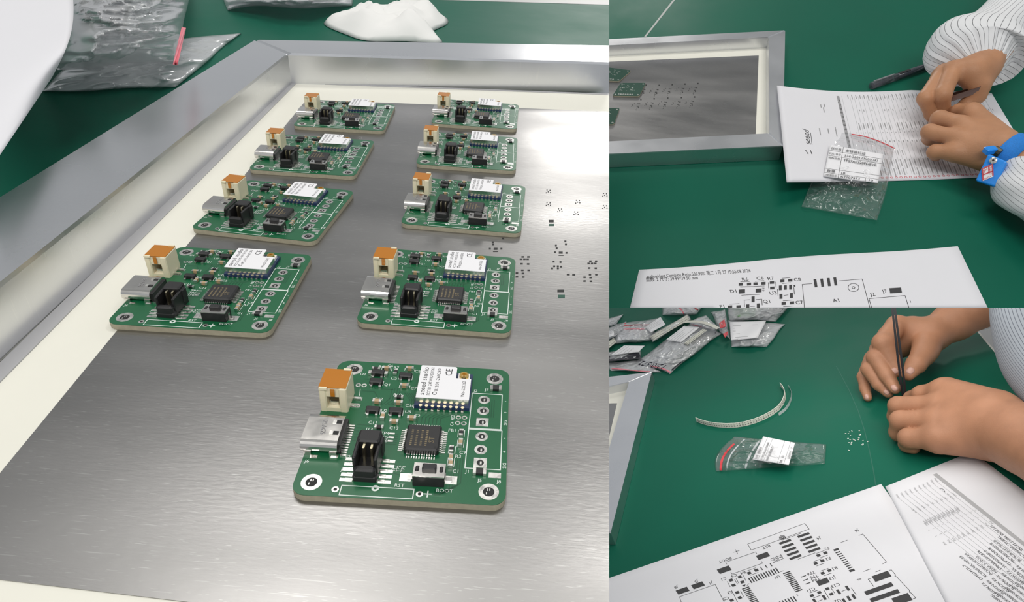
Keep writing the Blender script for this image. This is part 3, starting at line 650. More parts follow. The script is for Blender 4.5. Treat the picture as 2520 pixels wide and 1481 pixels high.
# ------------------------------------------------------------------ hands: smooth blends of tapered bones, meshed as one surface
def seg_d(P, a, b, ra, rb):
    ab = b - a; t = np.clip(((P - a) @ ab) / max(1e-12, ab @ ab), 0, 1)
    return np.linalg.norm(P - a - t[:, None] * ab, axis=1) - (ra + (rb - ra) * t)
def smin(a, b, k):
    h = np.clip(.5 + .5 * (b - a) / k, 0, 1); return b + (a - b) * h - k * h * (1 - h)
class Arm:
    def __init__(s, p, zf, zs, palm, fingers, kp=.009, kf=.0032, kk=.0014, kw=.006):
        """palm: chains of joints blended broadly; fingers: chains kept apart. joint = (zoom x, zoom y, height mm, radius in zoom px)"""
        def J(j):
            px = zf(j[0], j[1]); P = G(p, px[0], px[1], j[2] * K); return P, j[3] * zs * depth(p, P) / FPX
        s.palm = [[J(j) for j in c] for c in palm]; s.fing = [[J(j) for j in c] for c in fingers]; s.k = (kp, kf, kk, kw); s.p = p
    def d(s, P):
        kp, kf, kk, kw = s.k; dp = None
        for c in s.palm:
            for (a, ra), (b, rb) in zip(c, c[1:]):
                q = seg_d(P, a, b, ra, rb); dp = q if dp is None else smin(dp, q, kp)
        df = None
        for c in s.fing:
            dc = None
            for (a, ra), (b, rb) in zip(c, c[1:]):
                q = seg_d(P, a, b, ra, rb); dc = q if dc is None else smin(dc, q, kf)
            df = dc if df is None else smin(df, dc, kk)
        d = dp if df is None else smin(dp, df, kw)
        return np.maximum(d, .0004 - P[:, 2])
    def mesh(s, h):
        pts = [(q, r) for c in s.palm + s.fing for q, r in c]
        lo = np.min([q - r for q, r in pts], 0) - 3 * h; hi = np.max([q + r for q, r in pts], 0) + 3 * h
        lo[2] = max(lo[2], -2 * h); n = np.ceil((hi - lo) / h).astype(int) + 1
        ax = [lo[i] + h * np.arange(n[i]) for i in range(3)]
        Dv = np.empty(n)
        for i in range(n[0]):
            Y, Z = np.meshgrid(ax[1], ax[2], indexing='ij')
            Dv[i] = s.d(np.stack([np.full(Y.size, ax[0][i]), Y.ravel(), Z.ravel()], 1)).reshape(n[1], n[2])
        return nets(Dv, lo, h)
    def surface(s, zf, x, y):
        px = zf(x, y); o, d = ray(s.p, *px); t = .3
        for _ in range(220):
            v = s.d((o + d * t)[None])[0]
            if v < .0002: break
            t += v * .8
        q = o + d * t; e = .0008
        g = np.array([s.d((q + np.eye(3)[i] * e)[None])[0] - s.d((q - np.eye(3)[i] * e)[None])[0] for i in range(3)])
        return q, g / (np.linalg.norm(g) + 1e-12), d
def nets(D, lo, h):
    S = D < 0; n = np.array(D.shape) - 1
    cs = sum(S[i:n[0] + i, j:n[1] + j, k:n[2] + k].astype(np.int8) for i in (0, 1) for j in (0, 1) for k in (0, 1))
    act = np.argwhere((cs > 0) & (cs < 8)); idx = -np.ones(n, int); idx[tuple(act.T)] = np.arange(len(act))
    acc = np.zeros((len(act), 3)); cnt = np.zeros(len(act))
    cor = [np.array((i, j, k)) for i in (0, 1) for j in (0, 1) for k in (0, 1)]
    for a in cor:
        for axx in range(3):
            if a[axx]: continue
            b = a.copy(); b[axx] = 1
            va = D[tuple((act + a).T)]; vb = D[tuple((act + b).T)]; m = (va < 0) != (vb < 0)
            t = np.where(m, va / np.where(m, va - vb, 1), 0)
            acc[m] += (a + t[:, None] * (b - a))[m]; cnt[m] += 1
    V = lo + h * (act + acc / cnt[:, None]); F = []
    for axx in range(3):
        o1, o2 = [(1, 2), (2, 0), (0, 1)][axx]
        sl = [slice(None)] * 3; sl2 = [slice(None)] * 3; sl[axx] = slice(0, -1); sl2[axx] = slice(1, None)
        A = S[tuple(sl)]; Bm = S[tuple(sl2)]; E = np.argwhere(A != Bm)
        E = E[(E[:, o1] > 0) & (E[:, o2] > 0) & (E[:, o1] < n[o1]) & (E[:, o2] < n[o2])]
        e1 = np.zeros(3, int); e1[o1] = 1; e2 = np.zeros(3, int); e2[o2] = 1
        q = np.stack([idx[tuple((E - e1 - e2).T)], idx[tuple((E - e2).T)], idx[tuple(E.T)], idx[tuple((E - e1).T)]], 1)
        fl = ~A[tuple(E.T)]; q[fl] = q[fl][:, ::-1]; F.append(q[(q >= 0).all(1)])
    return V, np.concatenate(F)
def nail(arm, zf, x, y, along, ln, wd, parent, org):
    """fingernail: domed oval on the fingertip; along = zoom direction of the finger"""
    q, nr, d = arm.surface(zf, x, y); q2, _, _ = arm.surface(zf, x + along[0], y + along[1])
    ax = q2 - q; ax -= nr * (ax @ nr); ax /= np.linalg.norm(ax); ay = np.cross(nr, ax)
    V = []; F = []; N = 18
    for r, hh in ((0, .0011), (.6, .0009), (1, .0001), (1, -.0014)):
        for i in range(N if r else 1):
            a = 2 * math.pi * i / N; c, s_ = math.cos(a), math.sin(a)
            cx = math.copysign(abs(c) ** .7, c) * ln * r; cy = math.copysign(abs(s_) ** .7, s_) * wd * r
            p_ = q + ax * cx + ay * cy
            bend = arm.d((p_)[None])[0]
            V.append(p_ - nr * min(bend, .004) * (1 if r else 1) + nr * hh * .5 - org)
    F = [(0, 1 + i, 1 + (i + 1) % N) for i in range(N)] + [(1 + k * N + i, 1 + (k + 1) * N + i, 1 + (k + 1) * N + (i + 1) % N, 1 + k * N + (i + 1) % N) for k in range(2) for i in range(N)]
    return fix_normals(mesh_obj('fingernail', V, F, NAIL, parent, True))
def finer(rings, k=4):
    """smooth in-between rings along a sleeve"""
    out = []; N_ = len(rings)
    A = [np.concatenate([np.array(c, float), [rx, ry], np.array(ax, float) / np.linalg.norm(ax)]) for c, rx, ry, ax in rings]
    for i in range(N_ - 1):
        a, b, c, d = A[max(i - 1, 0)], A[i], A[i + 1], A[min(i + 2, N_ - 1)]
        for j in range(k):
            t = j / k; q = .5 * (2 * b + (c - a) * t + (2 * a - 5 * b + 4 * c - d) * t * t + (3 * b - a - 3 * c + d) * t ** 3); out.append((q[:3], q[3], q[4], q[5:8], i + t))
    q = A[-1]; out.append((q[:3], q[3], q[4], q[5:8], N_ - 1.)); return out
def loft(rings, n=72, ruffle=None, uvrep=1.):
    """rings: (centre, radius_x, radius_y, direction axis) -> tube mesh with UV (round, along)"""
    mb = MB(); uv = []; up = np.array((0, 0, 1.)); L = 0
    for k, rg_ in enumerate(rings):
        c, rx, ry, ax = rg_[:4]; kk_ = rg_[4] if len(rg_) > 4 else k
        ax = np.array(ax, float); ax /= np.linalg.norm(ax); a = np.cross(up, ax); a /= np.linalg.norm(a); b = np.cross(ax, a)
        for i in range(n + 1):
            t = 2 * math.pi * i / n; f = 1 + (ruffle(kk_, t) if ruffle else 0)
            mb.v.append(tuple(np.array(c) + f * (rx * math.cos(t) * a + ry * math.sin(t) * b))); uv.append((i / n, k / max(1, len(rings) - 1)))
    m = n + 1
    mb.f = [(k * m + i, k * m + i + 1, (k + 1) * m + i + 1, (k + 1) * m + i) for k in range(len(rings) - 1) for i in range(n)]
    mb.uv = uv
    return mb
# ================================================================== bench with the parts list, pen and two gloveless hands at work (upper right)
zT = zoom(1499, 50, .25654)
def T2(x, y, h=0.): return G('T', x, y, h)
tT = thing('workbench', 'green workbench under the parts list, the pen and the person in white striped sleeves', 'workbench', 'T', (0, .7, -.03))
mb = MB(); cs = [tuple(T2(x, y)[:2]) for x, y in ((1380, -260), (2760, -260), (2760, 800), (1380, 800))]; mb.prism(cs, -.012, 0)
topT = build(mb, 'tabletop', GREEN, tT, shift=np.array((0, .7, -.03)))
mb = MB(); a, b, c, d = [tuple(T2(x, y)[:2]) for x, y in ((1726, -90), (1732, -90), (1590, 90), (1585, 90))]; mb.prism([a, b, c, d], -.001, .0002)
build(mb, 'joint_strip', mat('joint_grey', (.38, .4, .38), .5), tT, shift=np.array((0, .7, -.03)))
mb = MB(); mb.prism([tuple(T2(x, y)[:2]) for x, y in ((1560, 560), (2600, 560), (2600, 500), (1560, 500))], -.04, -.012); build(mb, 'underframe', ALU, tT, shift=np.array((0, .7, -.03)))
cutT = [topT]
# stencil frame
HT = .021; HF = .004
o_b1 = T2(*zT(1690, 93), HT)[:2]; o_b0 = T2(*zT(0, 178), HT)[:2]; i_b1 = T2(*zT(1530, 158), HT)[:2]; i_b0 = T2(*zT(0, 238), HT)[:2]
i_f1 = T2(*zT(1535, 1080), HT)[:2]; i_f0 = T2(*zT(0, 1158), HT)[:2]; o_f1 = T2(*zT(1668, 1200), HT)[:2]; o_f0 = T2(*zT(0, 1278), HT)[:2]
ex = lambda a, b, t: a + (a - b) * t
orgT = np.array((*((i_b1 + i_f1) / 2), 0))
sfT = thing('stencil_frame', 'silver stencil frame with its corner under the printed parts list', 'stencil', 'T', orgT)
beam(ex(o_b0, o_b1, .35), o_b1, i_b1, ex(i_b0, i_b1, .35), .0005, HT, sfT, orgT)
beam(o_b1, o_f1, i_f1, i_b1, .0005, HT, sfT, orgT)
beam(o_f1, ex(o_f0, o_f1, .35), ex(i_f0, i_f1, .35), i_f1, .0005, HT, sfT, orgT)
w_b1 = i_b1; w_b0 = ex(i_b0, i_b1, .35); w_f1 = i_f1; w_f0 = ex(i_f0, i_f1, .35)
s_b1 = T2(*zT(1435, 335), HF)[:2]; s_b0 = ex(T2(*zT(0, 395), HF)[:2], s_b1, .35); s_f1 = T2(*zT(1405, 1120), HF)[:2]; s_f0 = ex(T2(*zT(0, 1200), HF)[:2], s_f1, .35)
for q in ([w_b0, w_b1, s_b1, s_b0], [w_b1, w_f1, s_f1, s_b1]):
    mb = MB(); mb.prism([tuple(t) for t in q], HF - .002, HF - .0002); build(mb, 'adhesive_border', CREAM, sfT, shift=orgT)
mb = MB(); mb.prism([tuple(t) for t in (s_b0, s_b1, s_f1, s_f0)], HF - .001, HF); build(mb, 'foil', STEEL, sfT, shift=orgT)
mb = MB()
rows = [[(355, 620), (480, 622), (605, 615), (728, 610), (852, 604)], [(305, 757), (432, 750), (563, 743), (693, 739), (820, 733)]]
for r in rows:
    for x, y in r:
        opening(mb, x, y, 13, 14, HF, 'T', zT)
        for dx, dy, a, b in ((-14, 42, 16, 7), (-28, 38, 8, 6), (-30, 66, 22, 7), (-24, 78, 12, 8), (-40, 84, 7, 7), (-46, 100, 5, 9), (-80, 48, 10, 5), (-78, 58, 7, 6), (-62, 36, 6, 5), (-90, 66, 8, 5)): opening(mb, x + dx, y + dy, a, b, HF, 'T', zT)
o = build(mb, 'small_openings', DARK, sfT, shift=orgT); o['kind'] = 'stuff'
# bare boards on the foil
def bare(label, pts, seed):
    P = [T2(*zT(x, y), HF) for x, y in pts]; c = sum(P) / 4
    t = thing('circuit_board', label, 'circuit board', 'T', c, 0, 'bare boards on the far stencil')
    def q(u, v, z): p = (P[0] * (1 - u) + P[1] * u) * (1 - v) + (P[3] * (1 - u) + P[2] * u) * v - c; return (p[0], p[1], z)
    mb = MB(); cor = [(.06, 0), (.94, 0), (1, .06), (1, .94), (.94, 1), (.06, 1), (0, .94), (0, .06)]; mb.prism([q(u, v, 0)[:2] for u, v in cor], 0, .0014); build(mb, 'laminate', PCBEDGE, t)
    mb = MB(); mb.prism([q(u, v, 0)[:2] for u, v in cor], .0014, .0016); f = build(mb, 'solder_mask', mat('solder_mask_dark', (.006, .055, .032), .2, coat=.5, var=.3, vscale=250), t)
    mb = MB(); random.seed(seed)
    for u, v in [(.08, .1), (.92, .1), (.08, .9), (.92, .9)] + [(.2 + .085 * i, .88) for i in range(7)]: mb.ring(q(u, v, 0)[:2], .0006, .0013, .0016, .0017, 12)
    for _ in range(26):
        u, v = random.uniform(.1, .7), random.uniform(.1, .65); mb.box(q(u, v, .00163), (random.uniform(.0006, .0022), random.uniform(.0004, .0012), .00006))
    build(mb, 'solder_pads', SOLDER, f)
bare('bare dark green board lying nearest the inner corner strip end of the opening pattern', [(112, 607), (352, 607), (288, 735), (32, 730)], 1)
bare('bare dark green board close to the back bar of the frame', [(-60, 452), (212, 487), (95, 590), (-150, 575)], 2)
bare('bare dark green board closest to the front bar of the frame', [(-130, 850), (102, 848), (45, 1004), (-190, 1004)], 3)
# ---- printed parts list
def hb_(u, v): return .0006 + .0258 * max(0, 1 - u / .31) ** 1.15
bom = Sheet('T', [(1912, 210), (2440, 228), (2560, 428), (1936, 448)], hb_, 'parts_list', 'printed parts list with grey header column under the hands and zip bag', 'paper', 40, 20, edge=lambda u, v: (0, 9 * math.sin(math.pi * min(1, u * 1.6)) * (1 - v) + 5 * math.sin(math.pi * u) * v))
mb = MB()
for k in range(10): bom.uvline(mb, .2745, .06 + .09 * k, .2745, .06 + .09 * (k + 1), .0058, 2)
bom.put(mb, 'header_band', GREYINK)
mb = MB(); gm = MB(); rm = MB(); random.seed(11)
for i in range(36):
    u = .297 + i * .0187
    bom.uvline(gm, u, .05, u, .93, .00022, 10)
    uu = u + .009
    for v, ln, wd, pr in ((.035, .055, .0016, 1), (.2, .02, .0014, .7), (.35, .075, .0018, .8), (.455, .008, .0012, 1), (.55, .02, .0018, 1), (.66, .07, .0013, .5), (.76, .1, .0018, .95), (.86, .085, .0018, .95)):
        if random.random() < pr: bom.uvline(mb, uu, v, uu, v + ln * random.uniform(.7, 1.15), wd * .7, 2)
    c = bom.at3(uu, .962, .0002); rm.ring(c[:2], .0012, .0017, c[2] - .0001, c[2] + .00002, 9)
for v in (.1, .25, .4, .55, .7, .85): bom.uvline(mb, .274, v, .274, v + .05, .0022, 2)
for u, v, ln in ((.19, .16, .03), (.206, .15, .03), (.2, .19, .05), (.165, .42, .07), (.202, .42, .05), (.235, .4, .1), (.2, .72, .07), (.225, .74, .05), (.245, .74, .04)): bom.uvline(mb, u, v, u, v + ln, .0018, 3)
bom.put(gm, 'ruled_lines', GREYINK); bom.put(mb, 'print', mat('grey_print', (.36, .36, .37), .85)); bom.put(rm, 'red_ticks', REDINK)
mb = MB(); bom.uvtext(mb, 'seeed', .118, .6, 0, -.08, .0085, wmax=.03)
for k in (0, 1): bom.uvline(mb, .092 + k * .02, .66, .1 + k * .016, .7, .0012, 3)
bom.uvline(mb, .123, .6, .125, .47, .0006, 3); bom.put(mb, 'logo', INK)
# ---- assembly drawing
zD = zoom(1499, 590, .38135)
dr = Sheet('T', [(1573, 663), (2357, 604), (2452, 800), (1540, 800)], lambda u, v: .0006, 'assembly_drawing', 'printed board assembly drawing lying alone at the near edge of the bench', 'paper', 30, 14, edge=lambda u, v: (0, 2.2 * math.sin(9 * u) * (1 - v)))
def D3(x, y): return T2(*zD(x, y), .00075)
pads = MB(); ln = MB(); tx = MB()
def pad(x, y, wz, hz, sk=0.): pads.add([D3(x - wz / 2 - sk, y + hz / 2 + .03 * wz), D3(x + wz / 2 - sk, y + hz / 2 - .03 * wz), D3(x + wz / 2 + sk, y - hz / 2 - .03 * wz), D3(x - wz / 2 + sk, y - hz / 2 + .03 * wz)], [(0, 1, 2, 3)])
def pl(*pts, wd=.0005):
    for a, b in zip(pts, pts[1:]): ln.line(D3(*a), D3(*b), wd)
def tw(t, x, y, h, x1=None, y1=None):
    o = D3(x, y); e = D3(x + 40, y - 2.4) - o if x1 is None else D3(x1, y1) - o; wm = None if x1 is None else np.linalg.norm(e); e = e / np.linalg.norm(e)
    text(tx, t, o, e, np.cross((0, 0, 1), e), h, False, wm)
tw('auditwidget Combine Ratio:506.90% 周二 1月 27 15:55:08 2026', 245, 247, .0046, 915, 207); tw('层数: 2 尺寸: 39.99*39.50 mm', 240, 267, .0046, 575, 253)
for x, y, a, b in ((850, 286, 27, 17), (903, 284, 27, 17), (945, 282, 27, 17), (996, 279, 27, 17), (1051, 274, 28, 16), (1053, 309, 28, 17), (1118, 263, 27, 17), (1169, 259, 27, 18), (857, 331, 40, 26), (965, 325, 38, 25), (1105, 308, 18, 30), (1138, 306, 18, 28), (1171, 304, 18, 30), (1109, 363, 19, 32), (1176, 358, 19, 32), (929, 382, 20, 37), (895, 430, 20, 30), (963, 425, 20, 32), (1127, 409, 28, 18), (1180, 405, 28, 18), (780, 430, 29, 16), (836, 429, 29, 16)): pad(x, y, a, b)
for x, y in ((1332, 278), (1375, 275), (1418, 271), (1460, 267)): pad(x, y, 18, 52, -4)
pad(1849, 325, 76, 34, -3)
pl((848, 270), (905, 267)); pl((942, 266), (1000, 262)); pl((848, 304), (1002, 296)); pl((845, 301), (920, 300)); pl((855, 356), (970, 350)); pl((1028, 274), (1030, 310)); pl((1075, 270), (1078, 306)); pl((1115, 247), (1168, 242)); pl((1117, 280), (1172, 276)); pl((1087, 315), (1090, 357)); pl((1192, 305), (1196, 350)); pl((1128, 357), (1155, 354))
pl((1310, 281), (1247, 286), (1264, 470)); pl((1483, 264), (1633, 251), (1692, 470)); pl((1702, 460), (1677, 378), (1910, 358), (1945, 470)); pl((1942, 390), (1947, 402)); pl((908, 385), (872, 388), (874, 430)); pl((950, 384), (985, 381), (988, 420)); pl((912, 428), (940, 426)); pl((778, 413), (840, 410)); pl((1122, 392), (1182, 387)); pl((1125, 430), (1182, 425))
for r in (35, 9):
    pl(*[(1577 + r * math.cos(i * .2618), 306 + r * .74 * math.sin(i * .2618)) for i in range(25)])
ln.add([D3(1186, 296), D3(1202, 288), D3(1202, 302)], [(2, 1, 0)])
for t, x, y in (('R6', 862, 264), ('C6', 955, 257), ('R7', 1027, 258), ('C8', 1197, 266), ('D1', 785, 341), ('U3', 1040, 353), ('Q1', 997, 407), ('C7', 1208, 414), ('F1', 718, 440), ('A1', 1448, 401), ('J2', 1688, 361), ('J7', 1766, 341), ('*', 993, 326), ('*', 993, 340)): tw(t, x, y, .0043)
cutT += [dr.o, dr.put(pads, 'pads', mat('printed_pads', (.05, .05, .052), .85)), dr.put(ln, 'outlines', INK), dr.put(tx, 'print', INK)]
# ---- zip bag with label on the parts list
zB = zoom(1900, 190, .24984)
zb = Bag('T', [zB(700, 545), zB(1150, 690), zB(1033, 1405), zB(290, 1275)], 'zip_bag', 'small clear zip bag with a printed supplier label, on the parts list edge', 'bag', .006, .0085, FILM, 4, 60, .0030, 48,
     edge=lambda u, v: (12 * math.sin(math.pi * v) * (2 * u - 1) - 14 * (1 - v) ** 4 * (1 - u) ** 2 + 16 * (1 - v) ** 5 * u ** 2, -10 * math.sin(math.pi * u) * (1 - v) ** 3))
zb.band('seal_line', RED, .25, .008, 1, .015, .0013, 24, .0008)
lb, pt = zb.patch('label', WHITE, [zB(572, 662), zB(1097, 755), zB(1042, 1040), zB(505, 975)], .0140, wav=.0004, n=14)
print_on(pt, zb.o, INK, [(0, v, 1, v, .0004) for v in (.17, .33, .74, .87)] + [(.25, 0, .27, 1, .0004), (.76, .87, .77, 1, .0004)],
 [('供应商', .03, .14, .0040, .0115), ('金锋盛科技', .3, .14, .0044, .022), ('PO订单号', .02, .3, .0034, .0125), ('334-260123000043', .3, .3, .0042, .036), ('物料规格', .02, .43, .0032, .0125), ('TPS7A0320PDBVR', .3, .46, .005, .036), ('数量', .04, .85, .0042, .009), ('10', .31, .86, .0036, None), ('计划跟踪号', .02, .98, .0032, .0125), ('A2107573', .3, .98, .0038, .021), ('10', .83, .985, .0038, None)])
# ---- pen
zP = zoom(2120, 0, .20253)
p0 = T2(*zP(120, 1040), .0055); p1 = T2(*zP(835, 785), .0055); dv = (p1 - p0) / np.linalg.norm(p1 - p0); Lp = np.linalg.norm(p1 - p0)
pen = thing('pen', 'black gel pen with a clear cap lying beside the white cuff', 'pen', 'T', p0 - np.array((0, 0, .0055)))
def along(t): return p0 + dv * t - (p0 - np.array((0, 0, .0055)))
mb = MB(); mb.tube([along(0), along(.0015), along(Lp * .42)], [.0042, .005, .0051], 16); cap = build(mb, 'cap', mat('smoky_clear', (.12, .13, .15), .12, alpha=.5), pen, True)
mb = MB(); mb.tube([along(.002), along(Lp * .14)], .0034, 12); mb.tube([along(Lp * .2), along(Lp * .33)], .0033, 12); build(mb, 'tip_holder', BLACK, cap)
mb = MB(); s_ = np.cross(dv, (0, 0, 1)) * .001; mb.hexa([along(.002) - s_ + (0, 0, .0052), along(Lp * .36) - s_ + (0, 0, .0052), along(Lp * .36) + s_ + (0, 0, .0052), along(.002) + s_ + (0, 0, .0052)], [along(.002) - s_ + (0, 0, .0068), along(Lp * .36) - s_ + (0, 0, .0064), along(Lp * .36) + s_ + (0, 0, .0064), along(.002) + s_ + (0, 0, .0068)]); build(mb, 'clip', mat('clip_clear', (.2, .21, .22), .15), cap)
mb = MB(); mb.tube([along(Lp * .42), along(Lp * 1.0)], .0044, 16); bl = build(mb, 'barrel', mat('barrel_smoke', (.05, .055, .07), .18), pen, True)
mb = MB(); mb.tube([along(Lp * 1.0), along(Lp * 1.08)], .0047, 16); build(mb, 'end_plug', BLACK, pen)
mb = MB(); a_ = along(Lp * .45); b_ = along(Lp * .63); u_ = np.array((0, 0, .00445)); mb.hexa([a_ - s_ * 2.2 + u_ * .8, b_ - s_ * 2.2 + u_ * .8, b_ + s_ * 2.2 + u_ * .8, a_ + s_ * 2.2 + u_ * .8], [a_ - s_ * 1.6 + u_ * 1.06, b_ - s_ * 1.6 + u_ * 1.06, b_ + s_ * 1.6 + u_ * 1.06, a_ + s_ * 1.6 + u_ * 1.06]); build(mb, 'barrel_print', BLACK, bl)
# ---- the person: two hands and forearms, striped sleeves
zH = zoom(2200, 200, .17554)
armC = Arm('T', zP, .20253, [[(1700, 560, 62, 170), (1480, 790, 58, 175), (1330, 880, 56, 170)], [(1470, 800, 56, 150), (1420, 1020, 46, 135)], [(1420, 820, 60, 140), (1130, 850, 58, 105)], [(1400, 830, 52, 130), (1010, 880, 50, 95)]],
  [[(1110, 850, 58, 100), (985, 1145, 47, 98), (985, 1310, 28, 80), (1010, 1420, 12, 62)], [(985, 880, 50, 88), (775, 1190, 40, 88), (850, 1385, 20, 74), (905, 1490, 9, 58)], [(940, 900, 38, 80), (820, 1160, 26, 74), (900, 1340, 10, 60)],
   [(1440, 960, 46, 130), (1390, 1150, 34, 112), (1260, 1290, 22, 84), (1130, 1360, 14, 62)]], kk=.0012)
armD = Arm('T', zH, .17554, [[(3300, 1720, 60, 330), (2300, 1330, 42, 280), (1750, 1110, 40, 240), (1480, 960, 40, 235)], [(1500, 860, 42, 210), (1120, 480, 42, 150)], [(1480, 930, 42, 220), (950, 640, 42, 140)], [(1450, 1020, 38, 220), (900, 820, 38, 140)], [(1420, 1090, 32, 200), (880, 1000, 30, 135)]],
  [[(1080, 420, 44, 125), (900, 400, 36, 82), (770, 440, 22, 76), (660, 520, 10, 66)], [(930, 600, 44, 118), (640, 520, 37, 112), (600, 590, 18, 95), (640, 640, 9, 75)], [(880, 790, 40, 112), (500, 705, 34, 106), (500, 800, 15, 90), (600, 830, 8, 74)], [(850, 990, 32, 105), (575, 985, 25, 98), (590, 1040, 10, 78)]], kk=.0012)
Vc, Fc = armC.mesh(.0016); Vd, Fd = armD.mesh(.0016)
orgP = T2(2390, 330, 0)
per = mesh_obj('person', np.vstack([Vc, Vd]) - orgP, [tuple(map(int, f)) for f in Fc] + [tuple(int(i) + len(Vc) for i in f) for f in Fd], SKIN, None, True); at(per, 'T', orgP)
tag(per, 'person in white pinstriped sleeves bending over the parts list, holding tweezers in both hands', 'person')
STRIPE = stripes('white_pinstripe', (.72, .73, .74), (.07, .07, .08), 46, .075)
def ringp(x, y, h, zf=zP): return T2(*zf(x, y), h * K)
mmz = lambda r, P, s: r * s * depth('T', P) / FPX
path = [((1455, 850), 53, 195, 185), ((1440, 810), 54, 270, 250), ((1395, 715), 56, 420, 370), ((1375, 690), 57, 520, 400), ((1385, 640), 57, 550, 410), ((1440, 560), 57, 500, 390), ((1520, 480), 57, 400, 340), ((1640, 370), 57, 340, 320), ((1800, 230), 57, 345, 330), ((2060, -20), 60, 370, 340), ((2350, -320), 64, 390, 370), ((3000, -900), 75, 420, 400)]
cs = [ringp(*c, h) for c, h, _, _ in path]; rg = []
for i, (c, h, rx, ry) in enumerate(path):
    ax = cs[min(i + 1, len(cs) - 1)] - cs[max(0, i - 1)]; ax[2] *= .3
    ry_m = min(mmz(ry, cs[i], .20253), (cs[i][2] - .0006) / 1.02) if i > 1 else mmz(ry, cs[i], .20253)
    rg.append((cs[i], mmz(rx, cs[i], .20253), ry_m, ax))
rg = [(cs[0] + (cs[1] - cs[0]) * 3.0, rg[0][1] * 1.0, rg[0][2] * 1.0, rg[0][3])] + rg
random.seed(4); ph = [random.uniform(0, 6.28) for _ in range(8)]
def ruf(k, t):
    a = float(np.interp(k, (0, 1, 2, 3, 4, 5), (.02, .045, .06, .05, .03, .018)))
    return a * (math.sin(19 * t + ph[0]) * .6 + math.sin(31 * t + ph[1]) * .4) * (1 if k < 3 else max(.25, 1 - .75 * (k - 3))) + .025 * math.sin(4 * t + k * .9) * min(1, max(0, k - 3))
mb = loft(finer(rg), 110, ruf); o = build(mb, 'sleeve', STRIPE, per, True, shift=orgP); o['label'] = 'white pinstriped sleeve gathered in a puffed cuff'
path2 = [((1900, 1290), 30, 250, 210), ((1860, 1310), 30, 330, 280), ((1850, 1360), 31, 410, 330), ((1900, 1440), 34, 460, 370), ((2030, 1520), 37, 500, 390), ((2250, 1630), 40, 540, 420), ((2650, 1800), 44, 560, 450), ((3700, 2250), 60, 620, 520)]
cs = [ringp(*c, h, zH) for c, h, _, _ in path2]; rg = []
for i, (c, h, rx, ry) in enumerate(path2):
    ax = cs[min(i + 1, len(cs) - 1)] - cs[max(0, i - 1)]
    rg.append((cs[i], mmz(rx, cs[i], .17554), min(mmz(ry, cs[i], .17554), cs[i][2] - .0008), ax))
mb = loft(finer(rg), 90, lambda k, t: .05 * math.sin(3 * t + k) + .03 * math.sin(7 * t + 2 * k)); o = build(mb, 'sleeve', STRIPE, per, True, shift=orgP); o['label'] = 'loose white pinstriped sleeve pushed back behind the blue strap'
# ---- tweezers held by both hands
t0 = T2(*zP(1430, 1085), .046); t1 = T2(*zP(1090, 1180), .030)
tw_ = thing('tweezers', 'bronze coloured metal tweezers between the fingertips of both hands', 'tweezers', 'T', t1 - np.array((0, 0, .03)))
og = t1 - np.array((0, 0, .03)); dd = (t1 - t0) / np.linalg.norm(t1 - t0); sd = np.cross(dd, (0, 0, 1)); sd /= np.linalg.norm(sd)
BRZ = mat('bronze_metal', (.42, .31, .28), .3, 1)
for s in (-1, 1):
    mb = MB(); e0 = t0 + sd * .0008 * s; e1 = t0 + dd * .03 + sd * .0036 * s; e2 = t1 + dd * .012 + sd * .0008 * s; wv = np.array((0, 0, 1.))
    for a, b, wa, wb in ((e0, e1, .0046, .0044), (e1, e2, .0044, .0012)):
        mb.hexa([a - wv * wa - sd * .0005, b - wv * wb - sd * .0005, b - wv * wb + sd * .0005, a - wv * wa + sd * .0005], [a + wv * wa - sd * .0005, b + wv * wb - sd * .0005, b + wv * wb + sd * .0005, a + wv * wa + sd * .0005])
    build(mb, 'arm', BRZ, tw_, shift=og)
# ---- blue wrist strap
ws = thing('wrist_strap', 'bright blue antistatic wrist strap with a clip box worn above the hand', 'wrist strap', 'T', orgP)
BLUE = mat('strap_blue', (.012, .2, .62), .7, var=.35, vscale=900, bump=.3, bscale=1500); BOXB = mat('box_blue', (.01, .25, .78), .35)
c0, c1 = ringp(1560, 1000, 40, zH), ringp(1790, 1120, 40, zH); ax = c1 - c0
mb = loft([(c0, mmz(322, c0, .17554), mmz(305, c0, .17554), ax), (c1, mmz(330, c1, .17554), mmz(312, c1, .17554), ax), (c1, mmz(280, c1, .17554), mmz(265, c1, .17554), ax), (c0, mmz(270, c0, .17554), mmz(255, c0, .17554), ax), (c0, mmz(322, c0, .17554), mmz(305, c0, .17554), ax)], 60); build(mb, 'strap', BLUE, ws, True, shift=orgP)
HB = .056
bq = [T2(*zH(x, y), hh) for x, y, hh in ((1320, 1010, HB), (1590, 1120, HB), (1420, 1480, .034), (1140, 1390, .034))]
nb = np.cross(bq[1] - bq[0], bq[2] - bq[0]); nb /= np.linalg.norm(nb); nb = nb if nb[2] > 0 else -nb
if np.cross(bq[1] - bq[0], bq[2] - bq[1]) @ nb < 0: bq = bq[::-1]
mb = MB(); mb.hexa([q - nb * .012 for q in bq], bq); bx_ = build(mb, 'clip_box', BOXB, ws, shift=orgP)
bv = bx_.modifiers.new('ease', 'BEVEL'); bv.width = .002; bv.segments = 3
pb = lambda x, y, k=.0002: (lambda o_, d_: o_ + d_ * (((bq[0] + nb * k - o_) @ nb) / (d_ @ nb)))(*ray('T', *zH(x, y)))
mb = MB(); q = [pb(1232, 1215), pb(1385, 1150), pb(1395, 1330), pb(1245, 1395)]; mb.hexa([t - nb * .0002 for t in q[::-1]], [t for t in q[::-1]]); st = build(mb, 'sticker', WHITE, bx_, shift=orgP)
mb = MB()
